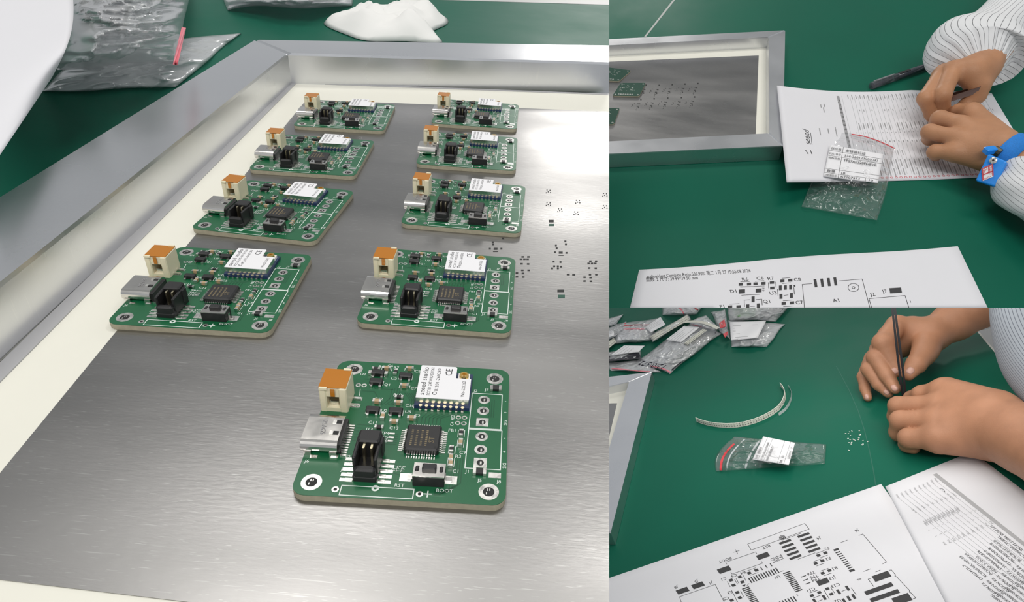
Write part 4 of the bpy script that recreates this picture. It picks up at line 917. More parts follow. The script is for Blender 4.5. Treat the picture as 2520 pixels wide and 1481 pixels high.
for a, b in (((1238, 1222), (1380, 1160)), ((1380, 1160), (1388, 1320)), ((1238, 1222), (1250, 1385)), ((1328, 1183), (1334, 1280)), ((1245, 1310), (1386, 1255))):
    A_, B_ = pb(*a, .0004), pb(*b, .0004); dl = B_ - A_; wn = np.cross(dl, nb); wn = wn / np.linalg.norm(wn) * .0006; mb.add([A_ - wn, B_ - wn, B_ + wn, A_ + wn], [(0, 1, 2, 3)])
e1 = pb(1310, 1190) - pb(1255, 1270); e1 /= np.linalg.norm(e1); text(mb, 'BRO', pb(1262, 1290, .0005), e1, np.cross(nb, e1), .0028, wmax=.0065); e2 = pb(1350, 1180) - pb(1350, 1260); e2 /= np.linalg.norm(e2); text(mb, 'STATIC', pb(1372, 1300, .0005), e2, np.cross(nb, e2), .0018, wmax=.0085); text(mb, 'ANTI', pb(1270, 1380, .0005), (e3 := (pb(1385, 1330) - pb(1250, 1390)) / np.linalg.norm(pb(1385, 1330) - pb(1250, 1390))), np.cross(nb, e3), .0018, wmax=.006)
build(mb, 'sticker_print', REDINK, bx_, shift=orgP)
c = pb(1393, 1108, 0); mb = MB(); f1 = e1; f2 = np.cross(nb, f1)
mb.tube([c - nb * .001, c + nb * .001, c + nb * .0016], [.0034, .0034, .0022], 18); build(mb, 'screw', CHROME, bx_, shift=orgP)
mb = MB(); mb.tube([c + nb * .0015, c + nb * .0018], .0011, 8); build(mb, 'screw_recess', DARK, bx_, shift=orgP)
mb = MB(); c = T2(*zH(1400, 960), .05); mb.tube([c, c + ax / np.linalg.norm(ax) * .008], .005, 10); build(mb, 'buckle', mat('buckle_dark', (.08, .075, .05), .4, .6), ws, shift=orgP)
mb = MB(); q0 = T2(*zH(1350, 960), .052); mb.box(q0, (.012, .008, .006), .001, .5); build(mb, 'buckle_frame', BOXB, ws, shift=orgP)
# ================================================================== bench with bag pile, carrier tape and the person with black tweezers (lower right)
zR = zoom(1499, 757, .4888); zQ = zoom(1499, 757, .18294); zD2 = zoom(1640, 1270, .25397); zM = zoom(2160, 1140, .2302); zX = zoom(2080, 757, .27883); zC = zoom(1680, 920, .18254)
def B2(x, y, h=0.): return G('B', x, y, h)
tB = thing('workbench', 'green workbench under the black tweezers, loose tape and pile of zip bags', 'workbench', 'B', (-.05, .7, -.03))
sB = np.array((-.05, .7, -.03))
e0, e1 = B2(2406, 817)[:2], B2(2484, 910)[:2]; de = (e1 - e0) / np.linalg.norm(e1 - e0)
poly = [tuple(e0 - de * 1.5), tuple(e1 + de * .9), tuple(B2(2500, 1640)[:2]), tuple(B2(1330, 1640)[:2]), tuple(B2(1330, 900)[:2] + np.array((0, 1.2)))]
mb = MB(); mb.prism(poly, -.014, 0); build(mb, 'tabletop', GREEN, tB, shift=sB)
nn = np.array((-de[1], de[0])); nn = nn if nn[0] > 0 else -nn
mb = MB(); a, b = e0 - de * 1.5, e1 + de * .9; mb.prism([tuple(a), tuple(b), tuple(b + nn * .0025), tuple(a + nn * .0025)], -.014, .0002); build(mb, 'edge_banding', mat('edge_white', (.62, .62, .58), .5), tB, shift=sB)
mb = MB(); mb.prism([tuple(B2(x, y)[:2]) for x, y in ((1500, 1500), (2400, 1500), (2400, 1400), (1500, 1400))], -.05, -.014); build(mb, 'underframe', ALU, tB, shift=sB)
mb = MB(); sc = [(2058, 900), (2090, 960), (2112, 1010), (2128, 1060), (2140, 1110), (2150, 1160), (2156, 1200)]
for a, b in zip(sc, sc[1:]): mb.line(B2(*a, .0002), B2(*b, .0002), .0011)
build(mb, 'scratch', mat('scratch_pale', (.008, .115, .075), .6), tB, shift=sB)
# ---- stencil frame end
HT2 = .021
o1 = B2(*zR(215, 322), HT2)[:2]; o2 = B2(*zR(8, 1132), HT2)[:2]; i1 = B2(*zR(100, 372), HT2)[:2]; ob = B2(*zR(-60, 353), HT2)[:2]; ib = B2(*zR(-60, 408), HT2)[:2]
i2 = i1 + (o2 - o1) * .93; i2 = B2(*zR(-105, 1050), HT2)[:2]
orgB = np.array((*((o1 + o2) / 2), 0))
sfB = thing('stencil_frame', 'silver stencil frame end standing beside the pile of zip bags', 'stencil', 'B', orgB)
beam(ob, o1, i1, ib, .0005, HT2, sfB, orgB); beam(o1, o2, i2, i1, .0005, HT2, sfB, orgB)
o3 = o2 + (ob - o1) * .9; i3 = i2 + (ib - i1) * .8; beam(o2, o3, i3, i2, .0005, HT2, sfB, orgB)
q = [i1 + (ib - i1) * 1.0, i1, i2, i2 + (ib - i1)]
mb = MB(); mb.prism([tuple(t) for t in q], .002, .0038); build(mb, 'adhesive_border', CREAM, sfB, shift=orgB)
f1 = B2(*zR(40, 480), .004)[:2]; f2 = B2(*zR(-60, 900), .004)[:2]; f0 = B2(*zR(-80, 482), .004)[:2]
mb = MB(); mb.prism([tuple(f0), tuple(f1), tuple(f2), tuple(f2 + f0 - f1)], .0038, .0042); build(mb, 'foil', STEEL, sfB, shift=orgB)
# ---- assembly drawing (upside down)
dr2 = Sheet('B', [zR(-180, 1422), zR(1370, 886), zR(1900, 1640), zR(-180, 1760)], lambda u, v: .00055, 'assembly_drawing', 'upside down printed assembly drawing at the near edge, overlapped by a parts list', 'paper', 24, 14)
E1 = np.array((.944, -.33)); E2 = np.array((.57, .82))
def Q3(x, y): return B2(*zD2(x, y), .00071)
pads = MB(); ln = MB(); tx = MB()
def pd(x, y, L_, W_, a=E1, b=E2):
    c = np.array((x, y)); pads.add([Q3(*(c - a * L_ / 2 + b * W_ / 2)), Q3(*(c + a * L_ / 2 + b * W_ / 2)), Q3(*(c + a * L_ / 2 - b * W_ / 2)), Q3(*(c - a * L_ / 2 - b * W_ / 2))], [(0, 1, 2, 3)])
def row(p, q, n, L_, W_):
    for i in range(n):
        t = i / (n - 1); pd(p[0] + (q[0] - p[0]) * t, p[1] + (q[1] - p[1]) * t, L_, W_)
row((1328, 180), (1432, 325), 5, 118, 23); row((1150, 245), (1251, 394), 5, 118, 23)
pd(936, 382, 118, 50); pd(560, 516, 122, 52); pd(157, 719, 115, 48); pd(306, 667, 115, 48); pd(1516, 632, 112, 54)
for x, y in ((802, 548), (872, 520), (626, 617), (651, 666), (711, 586), (737, 635), (686, 736), (711, 786), (633, 812), (1474, 377), (1540, 352), (1446, 454), (1511, 429), (1514, 549), (1580, 523), (1559, 700), (1597, 752), (1410, 766), (1481, 736)): pd(x, y, 36, 26)
for x, y in ((921, 503), (967, 485), (1013, 467)): pd(x, y, 9, 36)
for x, y in ((1328, 580), (1350, 613), (1372, 647)): pd(x, y, 50, 8)
row((812, 620), (1075, 522), 12, 12, 58); row((1165, 543), (1282, 718), 12, 72, 11); row((768, 693), (860, 836), 10, 72, 11); row((1060, 868), (1245, 798), 8, 12, 60)
row((1662, 346), (1780, 496), 9, 48, 10); pd(1645, 321, 50, 20); pd(1797, 522, 52, 24)
for x, y in ((1668, 730), (1755, 695), (1722, 818), (1768, 793), (1815, 775), (1530, 785), (1437, 820)): pd(x, y, 25, 52)
pd(2085, 580, 165, 66); pd(2058, 700, 280, 44); pd(2115, 768, 290, 44); pd(2282, 802, 170, 84)
def ql(*pts, wd=.0005):
    for a, b in zip(pts, pts[1:]): ln.line(Q3(*a), Q3(*b), wd)
ql((787, 267), (1340, 67), (1383, 122), (822, 325), (787, 267)); ql((1155, 218), (1305, 162)); ql((1275, 414), (1441, 352)); ql((585, 462), (575, 443), (865, 343), (875, 362)); ql((922, 435), (930, 453), (635, 558), (625, 540)); ql((150, 850), (127, 778), (473, 658), (570, 850))
ql((1865, 184), (1902, 170), (2134, 440), (2096, 458)); ql((1690, 252), (1752, 229)); ql((1911, 532), (1978, 507)); ql((2028, 537), (2072, 520)); ql((2158, 522), (2180, 517), (2222, 567), (2213, 577), (2230, 583), (2357, 717), (2355, 735), (2368, 738), (2416, 788), (2390, 798)); ql((1980, 600), (1955, 608), (2008, 677))
for a, b in (((1428, 437), (1500, 410)), ((1455, 480), (1530, 452)), ((1495, 528), (1568, 502)), ((1525, 575), (1600, 548)), ((1455, 357), (1530, 330)), ((1490, 400), (1562, 374)), ((787, 525), (865, 497)), ((810, 570), (890, 542)), ((590, 630), (618, 682)), ((660, 610), (690, 655)), ((675, 600), (702, 648)), ((745, 572), (772, 625)), ((648, 745), (690, 831)), ((720, 722), (747, 775)), ((1390, 740), (1470, 712)), ((1425, 790), (1500, 760)), ((1525, 712), (1580, 800)), ((1592, 688), (1630, 742)), ((1700, 725), (1738, 710)), ((1790, 690), (1838, 757)), ((1470, 822), (1510, 806)), ((780, 670), (800, 650)), ((1105, 535), (1132, 525)), ((1262, 752), (1275, 768)), ((650, 348), (706, 330)), ((668, 320), (690, 360))): ql(a, b)
for r in (28, 17, 8): ql(*[(1124 + r * math.cos(i * .2618), 205 + r * .75 * math.sin(i * .2618)) for i in range(25)], wd=.0007)
ln.add([Q3(732, 668), Q3(768, 658), Q3(757, 682)], [(2, 1, 0)])
def tq(t, x, y, h=.0040, d=None):
    o = Q3(x, y); d = -E1 if d is None else d; e = Q3(x + d[0] * 40, y + d[1] * 40) - o; e /= np.linalg.norm(e); text(tx, t, o, e, np.cross((0, 0, 1), e), h, True)
for t, x, y in (('BOOT', 568, 424), ('RST', 968, 295), ('TP6', 1402, 549), ('TP5', 1430, 583), ('TP4', 1447, 609), ('R4', 742, 545), ('C9', 655, 573), ('C1', 557, 605), ('J5', 292, 630), ('J8', 95, 686), ('J1', 435, 646), ('U1', 1076, 588), ('R3', 617, 735), ('C5', 577, 795), ('F2', 1552, 312), ('R2', 1567, 410), ('R1', 1632, 502), ('J13', 1610, 597), ('C13', 1638, 668), ('C11', 1402, 710), ('U2', 1660, 820), ('J4', 1478, 213), ('J6', 1848, 138), ('**', 1862, 603)): tq(t, x, y)
for t, x, y in (('TP3', 1035, 421), ('TP2', 1072, 408), ('TP1', 1108, 392)): tq(t, x, y, .0038, E2)
dr2.put(pads, 'pads', MT['printed_pads']); dr2.put(ln, 'outlines', INK); dr2.put(tx, 'print', INK)
# ---- parts list
pl2 = Sheet('B', [zM(80, 245), zM(1010, -130), zM(2300, 850), zM(1200, 2400)], lambda u, v: .0008, 'parts_list', 'upside down parts list with a grey band lying over the drawing sheet', 'paper', 20, 20)
def M3(x, y, h=.00097): return B2(*zM(x, y), h)
mb = MB(); mb.add([M3(590, 118), M3(1700, 990), M3(1700, 943), M3(630, 102)], [(0, 1, 2, 3)]); pl2.put(mb, 'grey_band', mat('band_grey', (.40, .40, .41), .85, var=.2, vscale=3000))
D = np.array((.785, .62)); gl = MB(); tx = MB(); fx = MB()
st = [(615, 160), (575, 180), (530, 205), (485, 222), (440, 240), (395, 262), (345, 280), (298, 298), (255, 318), (205, 335)]
def tm(mb_, t, x, y, h, c=False, d=-D, wm=None):
    o = M3(x, y); e = M3(x + d[0] * 40, y + d[1] * 40) - o; e /= np.linalg.norm(e); text(mb_, t, o, e, np.cross((0, 0, 1), e), h, c, wm)
names = ['SMT43 SA043 SMTR LFS', 'RC0603FR-7T100KL', 'BLM18HK331SN1D', 'TPS7A0320PDBVR', 'TLV70233DBVR', 'TLV70225DBVR', 'STM32L422CBT6', 'MDSR-7-10-20', 'RCS060310K0FKEA', 'RCS06035K10FKEA', 'DMG3413L-7']
refs = ['SW3', 'R3,R4,R6', 'FB1', 'U5', 'U3', 'U2', 'U1', 'SW1', 'R7,R10', 'R1,R2']
rp = [(818, 330), (775, 348), (725, 370), (680, 385), (632, 402), (585, 425), (538, 442), (488, 462), (437, 480), (388, 502)]
hp = [(850, 490), (800, 512), (752, 530), (702, 552), (655, 572), (610, 592), (560, 612), (515, 632)]
for i, (x, y) in enumerate(st):
    for k, w_ in ((0, 26), (-1, 40)): tm(fx, '2026' if k else '02', x + k * -14, y + k * -22, .0018, True)
    a = np.array((x + 10, y + 26)); gl.line(M3(*(a + D * 0)), M3(*(a + D * 1500)), .00022)
for t, (x, y) in zip(refs, rp): tm(fx, t, x, y, .0021, True)
for x, y in hp:
    for k in range(4): tm(fx, 'https', x - 22 * (k % 2) + 6 * k, y - 18 + 12 * k, .0017, True)
for i in range(11):
    x0, y0 = 1045 - i * 49.5, 497 + i * 21.4; tm(fx, '1', x0, y0, .0022, True); x0, y0 = 1118 - i * 49.5, 555 + i * 22; tm(fx, '2' if i in (8, 9) else '1', x0, y0, .0022, True)
    tm(fx, 'Pcs', 1212 - i * 50, 627 + i * 22.5, .0025, True)
ends = [(1562, 925), (1590, 1000), (1540, 1035), (1488, 1055), (1436, 1080), (1386, 1105), (1336, 1125), (1282, 1155), (1230, 1178), (1175, 1205), (1125, 1232)]
for t, (x, y) in zip(names, ends): tm(tx, t, x, y, .0028)
for i in range(8): tm(tx, 'FUSION Kit', 1680 - i * 53, 1230 + i * 26, .0027); tm(tx, '10028000001', 1790 - i * 53, 1365 + i * 26, .0026)
pl2.put(gl, 'ruled_lines', GREYINK); pl2.put(fx, 'fine_print', MT['grey_print']); pl2.put(tx, 'print', MT['printed_pads'])
mb = MB()
for a, b in zip([(663, 270), (690, 268), (705, 280), (718, 300)], [(690, 268), (705, 280), (718, 300), (708, 303)]): mb.line(M3(*a), M3(*b), .0005)
pl2.put(mb, 'pen_stroke', INK)
# ---- loose carrier tape standing on edge
pth = [(192, 640), (260, 668), (360, 696), (480, 714), (600, 722), (720, 718), (850, 698), (980, 660), (1100, 612), (1210, 552), (1300, 486), (1358, 410), (1388, 330), (1385, 262), (1360, 210), (1325, 170)]
P = [B2(*zC(x, y), .0003) for x, y in pth]
ct = thing('carrier_tape', 'cream strip of component tape curled on its edge beside the zip bag', 'tape', 'B', P[6])
mb = MB(); hgt = .0082
for a, b in zip(P, P[1:]):
    d = b - a; nn_ = np.array((-d[1], d[0], 0)); nn_ = nn_ / np.linalg.norm(nn_) * .00045; up = np.array((0, 0, hgt))
    mb.hexa([a - nn_, b - nn_, b + nn_, a + nn_], [a - nn_ + up, b - nn_ + up, b + nn_ + up, a + nn_ + up])
tape = build(mb, 'strip', TAPE, ct, shift=P[6])
mb = MB(); sp = MB(); TL = [0.]
for a, b in zip(P, P[1:]): TL.append(TL[-1] + np.linalg.norm(b - a))
def onp(t):
    for i in range(len(P) - 1):
        if t <= TL[i + 1]: k = (t - TL[i]) / (TL[i + 1] - TL[i]); d = P[i + 1] - P[i]; return P[i] + d * k, d / np.linalg.norm(d)
    return P[-1], (P[-1] - P[-2]) / np.linalg.norm(P[-1] - P[-2])
t = .005
while t < TL[-1] * .8:
    c, d = onp(t); n_ = np.array((d[1], -d[0], 0)); n_ = n_ if n_[1] < 0 else -n_
    for m_, z_, r_ in ((mb, .0030, .0010), (sp, .0066, .0006)):
        q = c + n_ * .0004; m_.hexa([q + d * r_ + (0, 0, z_ - r_), q - d * r_ + (0, 0, z_ - r_), q - d * r_ + n_ * .0002 + (0, 0, z_ - r_), q + d * r_ + n_ * .0002 + (0, 0, z_ - r_)], [q + d * r_ + (0, 0, z_ + r_), q - d * r_ + (0, 0, z_ + r_), q - d * r_ + n_ * .0002 + (0, 0, z_ + r_), q + d * r_ + n_ * .0002 + (0, 0, z_ + r_)])
    t += .0042
PK = mat('pocket_grey', (.2, .2, .18), .6)
for m_, nm in ((mb, 'pockets'), (sp, 'sprocket_holes')): o = fix_normals(build(m_, nm, PK, ct, shift=P[6])); o['kind'] = 'stuff'
P2 = [B2(*zC(x, y), .0003) for x, y in ((1300, 560), (1390, 492), (1440, 420), (1470, 340), (1475, 270), (1455, 215), (1430, 180))]; mb = MB()
for a, b in zip(P2, P2[1:]):
    d = b - a; nn_ = np.array((-d[1], d[0], 0)); nn_ = nn_ / np.linalg.norm(nn_) * .0001; up = np.array((0, 0, .005)); mb.hexa([a - nn_, b - nn_, b + nn_, a + nn_], [a - nn_ + up, b - nn_ + up, b + nn_ + up, a + nn_ + up])
build(mb, 'cover_film', FILM2, ct, shift=P[6])
# ---- zip bag with label
zb2 = Bag('B', [zC(700, 840), zC(1935, 945), zC(1915, 1210), zC(450, 1310)], 'zip_bag', 'clear zip bag with red seal strip and label lying in front of the curled tape', 'bag', .010, .009, FILM, 12, 60, fs=40,
  edge=lambda u, v: (-20 * (1 - u) ** 3 * math.sin(math.pi * v), 6 * math.sin(math.pi * v) * u))
zb2.band('seal_strip', RED, .075, .2, .045, .98, .0034); zb2.band('zip_ridge', FILM2, .13, .05, .1, .98, .0022); zb2.band('zip_ridge', FILM2, .29, .03, .27, .97, .003)
lb2, pt2 = zb2.patch('label', WHITE, [zC(940, 1150), zC(1085, 838), zC(1515, 925), zC(1430, 1225)], .0135, wav=.0004, n=12)
print_on(pt2, zb2.o, INK, [(0, v, 1, v, .0003) for v in (.14, .3, .68, .86)] + [(.24, .3, .24, .68, .0003), (.62, .86, .62, 1, .0003)],
 [('供应商', .03, .12, .003, .008), ('金锋盛科技', .26, .12, .003, .016), ('PO订单号', .03, .27, .0028, .011), ('334-260123000043', .26, .27, .003, .03), ('物料规格', .03, .42, .0028, .009), ('RC0603FR-7T100KL', .26, .44, .0036, .031), ('数量', .03, .8, .0028, .006), ('20', .26, .8, .003, None), ('A2107577', .26, .98, .0028, .016), ('17', .7, .98, .0028, None)])
# ---- loose chip components
zK = zX; CH = [(60, 1090), (40, 1098), (30, 1113), (5, 1112), (48, 1130), (26, 1155), (45, 1165), (70, 1163), (80, 1168), (92, 1177), (37, 1193), (57, 1190), (53, 1206), (126, 1086), (126, 1125), (136, 1123), (122, 1152), (118, 1166), (157, 1175), (158, 1206), (150, 1213), (200, 1183), (34, 1261)]
random.seed(5); src = None
for x, y in CH:
    P_ = B2(*zK(x, y), 0)
    if src is None:
        mb = MB(); mb.box((0, 0, .00045), (.0017, .0009, .0009)); src = build(mb, 'chip_component', mat('chip_pale', (.55, .5, .42), .5)); o = src
        for s in (-1, 1):
            mb = MB(); mb.box((s * .0007, 0, .00045), (.0004, .00094, .00094)); build(mb, 'end_cap', SOLDER, src)
    else: o = copy_tree(src)
    o.matrix_world = MW('B') @ Matrix.Translation(Vector(P_)) @ Matrix.Rotation(random.uniform(0, 3), 4, 'Z')
    tag(o, 'tiny loose chip component scattered on the green bench beside the lower fist', 'component', 'loose chip components')
# ---- pile of bags
GP = None
def bag(label, c, seed, puff=.012, cr=.006, m=None, fs=50, lift=0., n=40, name='zip_bag'):
    return Bag('B', [zQ(*q) for q in c], name, label, 'bag', puff, cr, m or FILM4, seed, n, fs=fs, hf=(lambda u, v: lift) if lift else None)
def strip(b, c, h, nm='carrier_strip'):
    o, pt = b.patch(nm, TAPE, [zQ(*q) for q in c], h, .0008, 8, .0004)
    mb = MB()
    N_ = int(np.linalg.norm(pt(1, 0, 0) - pt(0, 0, 0)) / .004)
    for i in range(N_):
        for v_, s_ in ((.3, .0008), (.72, .0011)):
            u_ = (i + .5) / N_; q = pt(u_, v_, .0004); mb.box(tuple(q), (s_ * 1.6, s_ * 1.6, .0004), 0, .6)
    k = build(mb, 'pockets', PK, o); k['kind'] = 'stuff'
WL = lambda b, c, h, lines=5: (lambda r: print_on(r[1], b.o, MT['grey_print'], [(.06, .12 + i * .16, random.uniform(.55, .95), .12 + i * .16, .0009) for i in range(lines)]))(b.patch('label', WHITE, [zQ(*q) for q in c], h, wav=.001))
DC = mat('dark_contents', (.03, .03, .04), .35)
b1 = bag('large grey zip bag with handwriting, dark tape inside, at the front of the pile', [(320, 730), (1130, 185), (1520, 335), (820, 880)], 21, .016, .006, FILM5, 40, n=50)
b1.patch('dark_tape', DC, [zQ(*q) for q in ((700, 800), (1290, 330), (1440, 330), (850, 840))], .006, .001, wav=.002)
WL(b1, [(760, 430), (1010, 240), (1215, 262), (965, 465)], .019)
strip(b1, [(1000, 478), (1262, 280), (1318, 300), (1052, 500)], .0205)
b1.band('red_line', PINK, .03, .42, .03, .98, .003); b1.band('red_line', PINK, .95, .1, .99, .7, .0025); b1.band('seal_ridge', FILM2, .24, .02, .27, .6, .004)
mb = MB(); o_ = B2(*zQ(770, 770), .024); e_ = B2(*zQ(370, 700), .024) - o_; e_ /= np.linalg.norm(e_); text(mb, '12/0/572', o_, e_, np.cross((0, 0, 1), e_), .016, wmax=.066)
for k in (0, 1, 2): text(mb, '12/0/572', o_ + np.array((.0004 * k, .0003 * k, 0)), e_, np.cross((0, 0, 1), e_), .016, wmax=.066)
build(mb, 'handwriting', mat('marker_ink', (.012, .01, .03), .6), b1.o, shift=b1.org)
b1b = bag('clear bag flap with a red line tucked under the handwritten bag', [(-40, 740), (430, 700), (700, 868), (20, 845)], 33, .006, .004, FILM4, 45)
b1b.band('red_line', PINK, .05, .75, .8, .93, .0035)
b2 = bag('pinkish zip bag with paper slips inside, in the middle of the pile', [(90, 215), (700, 130), (560, 440), (60, 485)], 23, .018, .006, FILM4, 40)
WL(b2, [(130, 300), (470, 250), (420, 420), (110, 440)], .012, 4); WL(b2, [(480, 260), (690, 120), (760, 225), (560, 330)], .02, 4)
b2.band('red_line', RED, .18, .12, .78, .22, .003); b2.band('red_line', PINK, .2, .3, .7, .42, .003)
b2s = bag('clear bag holding a straight cream component strip, across the pile', [(540, 370), (1060, 80), (1100, 150), (585, 455)], 29, .008, .003, FILM4, 60, .006)
strip(b2s, [(545, 385), (1050, 95), (1085, 152), (592, 440)], .015)
b3 = bag('small zip bag with a short red mark beside the pinkish bag', [(-120, 300), (235, 180), (270, 300), (-100, 470)], 25, .014, .006, FILM4, 50)
b3.band('red_mark', RED, .93, .12, .95, .85, .004); WL(b3, [(-60, 330), (60, 300), (70, 370), (-50, 410)], .016, 3)
b3b = bag('pointed clear bag corner sticking up behind the pile', [(-150, 180), (190, 85), (100, 220), (-150, 300)], 26, .012, .006, FILM4, 45)
b4 = bag('bag of black component tape with a white slip on top', [(-80, 600), (400, 520), (445, 690), (-80, 730)], 27, .012, .005, FILM4, 45)
b4.patch('black_tape', DC, [zQ(*q) for q in ((-60, 655), (400, 598), (440, 685), (-60, 722))], .012, .002, wav=.003); WL(b4, [(10, 640), (200, 505), (480, 508), (400, 590)], .0185, 4)
b4s = bag('short cream strip in a clear sleeve near the frame end', [(-100, 520), (60, 395), (105, 460), (-60, 600)], 28, .006, .003, FILM4, 60); strip(b4s, [(-95, 525), (62, 400), (98, 458), (-60, 590)], .009)
b5 = bag('grey zip bag with a white printed label lying apart from the pile', [(1600, 165), (2370, 215), (2120, 525), (1650, 532)], 31, .012, .005, FILM5, 40)
r5 = b5.patch('label', WHITE, [zQ(*q) for q in ((1625, 190), (2112, 176), (2000, 402), (1640, 438))], .019, wav=.0012); print_on(r5[1], b5.o, MT['grey_print'], [(.08, .2, .3, .2, .0012), (.08, .35, .14, .35, .0012), (.08, .5, .16, .5, .0012), (.08, .66, .3, .66, .0012), (.15, .85, .6, .86, .0014), (.65, .2, .8, .2, .0012), (.02, .97, .25, .96, .002)])
b5b = bag('twisted clear bag end with red printing beside the white label', [(1370, 60), (1560, 20), (1630, 420), (1490, 330)], 32, .014, .008, FILM4, 45); b5b.patch('red_print', RED, [zQ(*q) for q in ((1480, 205), (1550, 150), (1575, 250), (1490, 275))], .021); b5b.patch('red_print', RED, [zQ(*q) for q in ((1530, 350), (1600, 310), (1600, 350), (1560, 400))], .017)
b6 = bag('clear bag with pale green contents at the back of the pile', [(1580, -120), (2520, -120), (2240, 180), (1610, 162)], 34, .02, .009, FILM4, 35); b6.patch('green_contents', mat('pale_green', (.2, .36, .2), .7), [zQ(*q) for q in ((1660, -60), (2000, -60), (1960, 130), (1680, 110))], .012, .003, wav=.004); b6.patch('dark_slip', DC, [zQ(*q) for q in ((2060, 30), (2420, -60), (2250, 110), (2020, 140))], .012)
b7 = bag('clear zip bag with thin red lines behind the straight strip', [(690, -140), (1340, -140), (1180, 90), (720, 100)], 35, .018, .007, FILM4, 35); b7.band('red_line', PINK, .35, .4, .62, .98, .003); b7.band('red_line', RED, .75, .5, .95, .75, .003)
b8 = bag('bag with a curved cream strip leaning on the grey handwritten bag', [(1040, 190), (1300, 98), (1480, 280), (1400, 300)], 36, .010, .004, FILM4, 50, .012)
mb = MB(); Pc = [B2(*zQ(x, y), .026) for x, y in ((1020, 190), (1100, 182), (1200, 186), (1300, 206), (1390, 240), (1465, 278))]
for a, b in zip(Pc, Pc[1:]):
    d = b - a; nn_ = np.array((-d[1], d[0], 0)); nn_ = nn_ / np.linalg.norm(nn_) * .004; up = np.array((0, 0, .0008)); mb.hexa([a - nn_, b - nn_, b + nn_, a + nn_], [a - nn_ + up, b - nn_ + up, b + nn_ + up, a + nn_ + up])
build(mb, 'carrier_strip', TAPE, b8.o, shift=b8.org)
# ---- the person with bare forearms
armA = Arm('B', zX, .27883, [[(1500, -170, 75, 190), (1180, -10, 62, 178), (960, 120, 52, 160), (760, 235, 48, 138), (600, 190, 56, 118)], [(740, 230, 50, 120), (470, 150, 72, 80)], [(720, 250, 46, 118), (400, 230, 60, 85)], [(700, 270, 40, 110), (330, 340, 46, 80)], [(680, 290, 32, 100), (270, 430, 34, 70)], [(740, 260, 46, 120), (715, 370, 46, 100)]],
 [[(455, 150, 72, 84), (335, 310, 74, 88), (400, 450, 54, 74), (452, 560, 42, 52)], [(370, 250, 60, 80), (275, 440, 57, 78), (370, 600, 40, 64), (440, 712, 28, 48)], [(300, 360, 46, 72), (212, 545, 42, 66), (300, 675, 27, 55), (378, 752, 17, 43)], [(230, 450, 32, 60), (160, 610, 24, 50), (175, 710, 14, 45), (198, 790, 7, 36)], [(715, 340, 46, 105), (690, 410, 46, 96), (625, 500, 46, 80), (556, 588, 42, 54)]], kk=.0012)
armB = Arm('B', zX, .27883, [[(2900, 1950, 70, 400), (2100, 1480, 48, 330), (1600, 1160, 42, 300), (1330, 1050, 38, 280)], [(1300, 960, 42, 250), (900, 760, 44, 150)], [(1300, 1000, 40, 250), (860, 880, 42, 145)], [(1280, 1060, 36, 250), (840, 1010, 38, 145)], [(1260, 1110, 30, 230), (830, 1150, 30, 140)]],
 [[(860, 740, 46, 100), (680, 765, 38, 80), (590, 800, 24, 66), (540, 850, 14, 56)], [(830, 870, 44, 105), (470, 865, 37, 82), (455, 960, 18, 74), (520, 1000, 9, 60)], [(830, 1000, 40, 108), (490, 995, 33, 88), (475, 1100, 14, 78), (560, 1120, 9, 62)], [(820, 1150, 31, 104), (560, 1150, 25, 86), (550, 1205, 11, 70), (600, 1230, 8, 56)]], kk=.0012)
Va, Fa = armA.mesh(.0016); Vb, Fb = armB.mesh(.0016)
orgQ = B2(2300, 1000, 0)
per2 = mesh_obj('person', np.vstack([Va, Vb]) - orgQ, [tuple(map(int, f)) for f in Fa] + [tuple(int(i) + len(Va) for i in f) for f in Fb], SKIN2, None, True); at(per2, 'B', orgQ)
tag(per2, 'person with bare forearms and grey striped shirt holding black tweezers over the bench', 'person')
for x, y, d, l_, w_ in ((575, 552, (-30, 40), .0058, .0046), (434, 556, (30, 34), .0048, .0042), (432, 706, (26, 30), .0048, .0040), (366, 744, (30, 26), .0042, .0034), (188, 785, (10, 36), .0042, .0030)): nail(armA, zX, x, y, d, l_, w_, per2, orgQ)
sh_c = [B2(*zX(x, y), h) for x, y, h in ((1960, -420, 190), (1900, -100, 150), (1900, 200, 120), (1990, 480, 80), (2150, 800, 50))] if False else [B2(*zX(x, y), h * K) for x, y, h in ((1960, -420, 150), (1900, -100, 120), (1900, 200, 100), (1960, 480, 75), (2150, 800, 60))]
rg = []
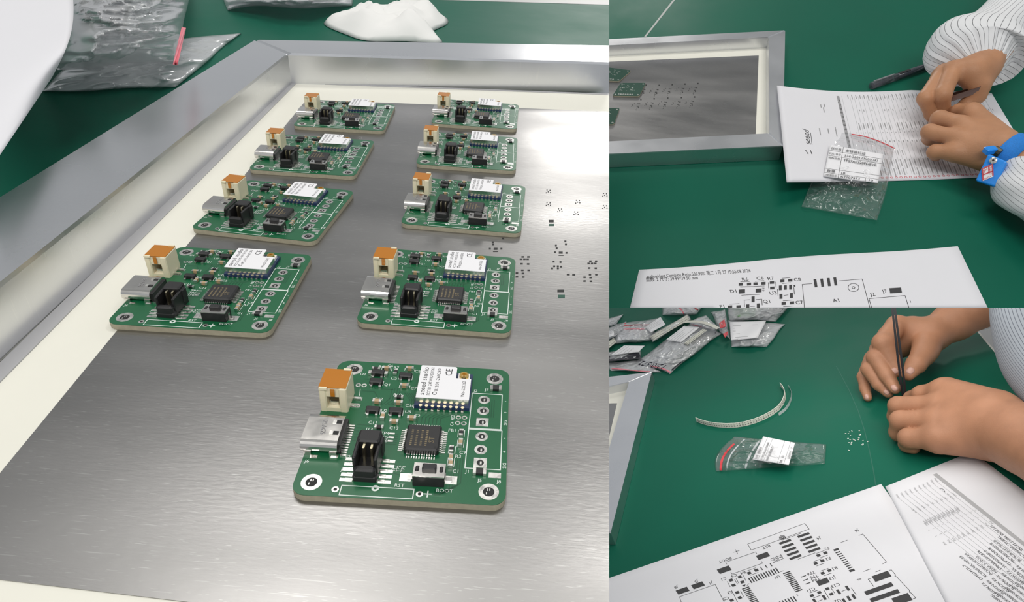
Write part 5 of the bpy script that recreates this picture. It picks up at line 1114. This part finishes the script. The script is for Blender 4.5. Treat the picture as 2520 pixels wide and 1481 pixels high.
for i, c in enumerate(sh_c):
    ax = sh_c[min(i + 1, 4)] - sh_c[max(i - 1, 0)]; r_ = (520, 510, 500, 470, 420)[i] * .27883 * depth('B', c) / FPX; rg.append((c, r_, r_, ax))
mb = loft(finer(rg, 5), 120, lambda k, t: .015 * math.sin(5 * t + k)); o = build(mb, 'shirt', stripes('grey_stripe', (.33, .36, .40), (.12, .13, .16), 100, .18), per2, True, shift=orgQ); o['label'] = 'grey fine striped shirt'
# ---- black tweezers
a0 = B2(*zX(404, -180), .165); a1 = B2(*zX(523, 790), .022); og = a1 * np.array((1, 1, 0))
tz = thing('tweezers', 'long black tweezers held upright between thumb and finger', 'tweezers', 'B', og)
dv = (a1 - a0) / np.linalg.norm(a1 - a0); vd = ray('B', *zX(460, 300))[1]; sd = np.cross(dv, vd); sd /= np.linalg.norm(sd); tk = np.cross(sd, dv); Lz = np.linalg.norm(a1 - a0)
for s in (-1, 1):
    mb = MB()
    pr = [(0, .0015, .0042), (.35, .0016, .0042), (.6, .0021, .0040), (.85, .0020, .0022), (1.0, .0014, .0008)]
    for (t0_, g0, w0), (t1_, g1, w1) in zip(pr, pr[1:]):
        c0 = a0 + dv * Lz * t0_ + sd * g0 * s; c1 = a0 + dv * Lz * t1_ + sd * g1 * s; h_ = sd * .0014
        mb.hexa([c0 - h_ - tk * w0, c0 + h_ - tk * w0, c0 + h_ + tk * w0, c0 - h_ + tk * w0], [c1 - h_ - tk * w1, c1 + h_ - tk * w1, c1 + h_ + tk * w1, c1 - h_ + tk * w1])
    fix_normals(build(mb, 'arm', mat('black_coating', (.008, .008, .01), .3), tz, shift=og))
# ---- clear bag hanging beyond the bench edge
b9 = Bag('B', [(2395, 700), (2500, 700), (2490, 798), (2405, 812)], 'plastic_bag', 'clear crinkled bag hanging behind the forearm beyond the bench edge', 'bag', .03, .02, FILM2, 41, 30, .01, fs=25, hf=lambda u, v: -.06 - .05 * v)
plane_cut(cutL, (1499, 0), (1499, 1481), (700, 700))
plane_cut(cutT, (1400, 757), (2600, 757), (2000, 300), cutT[2:])
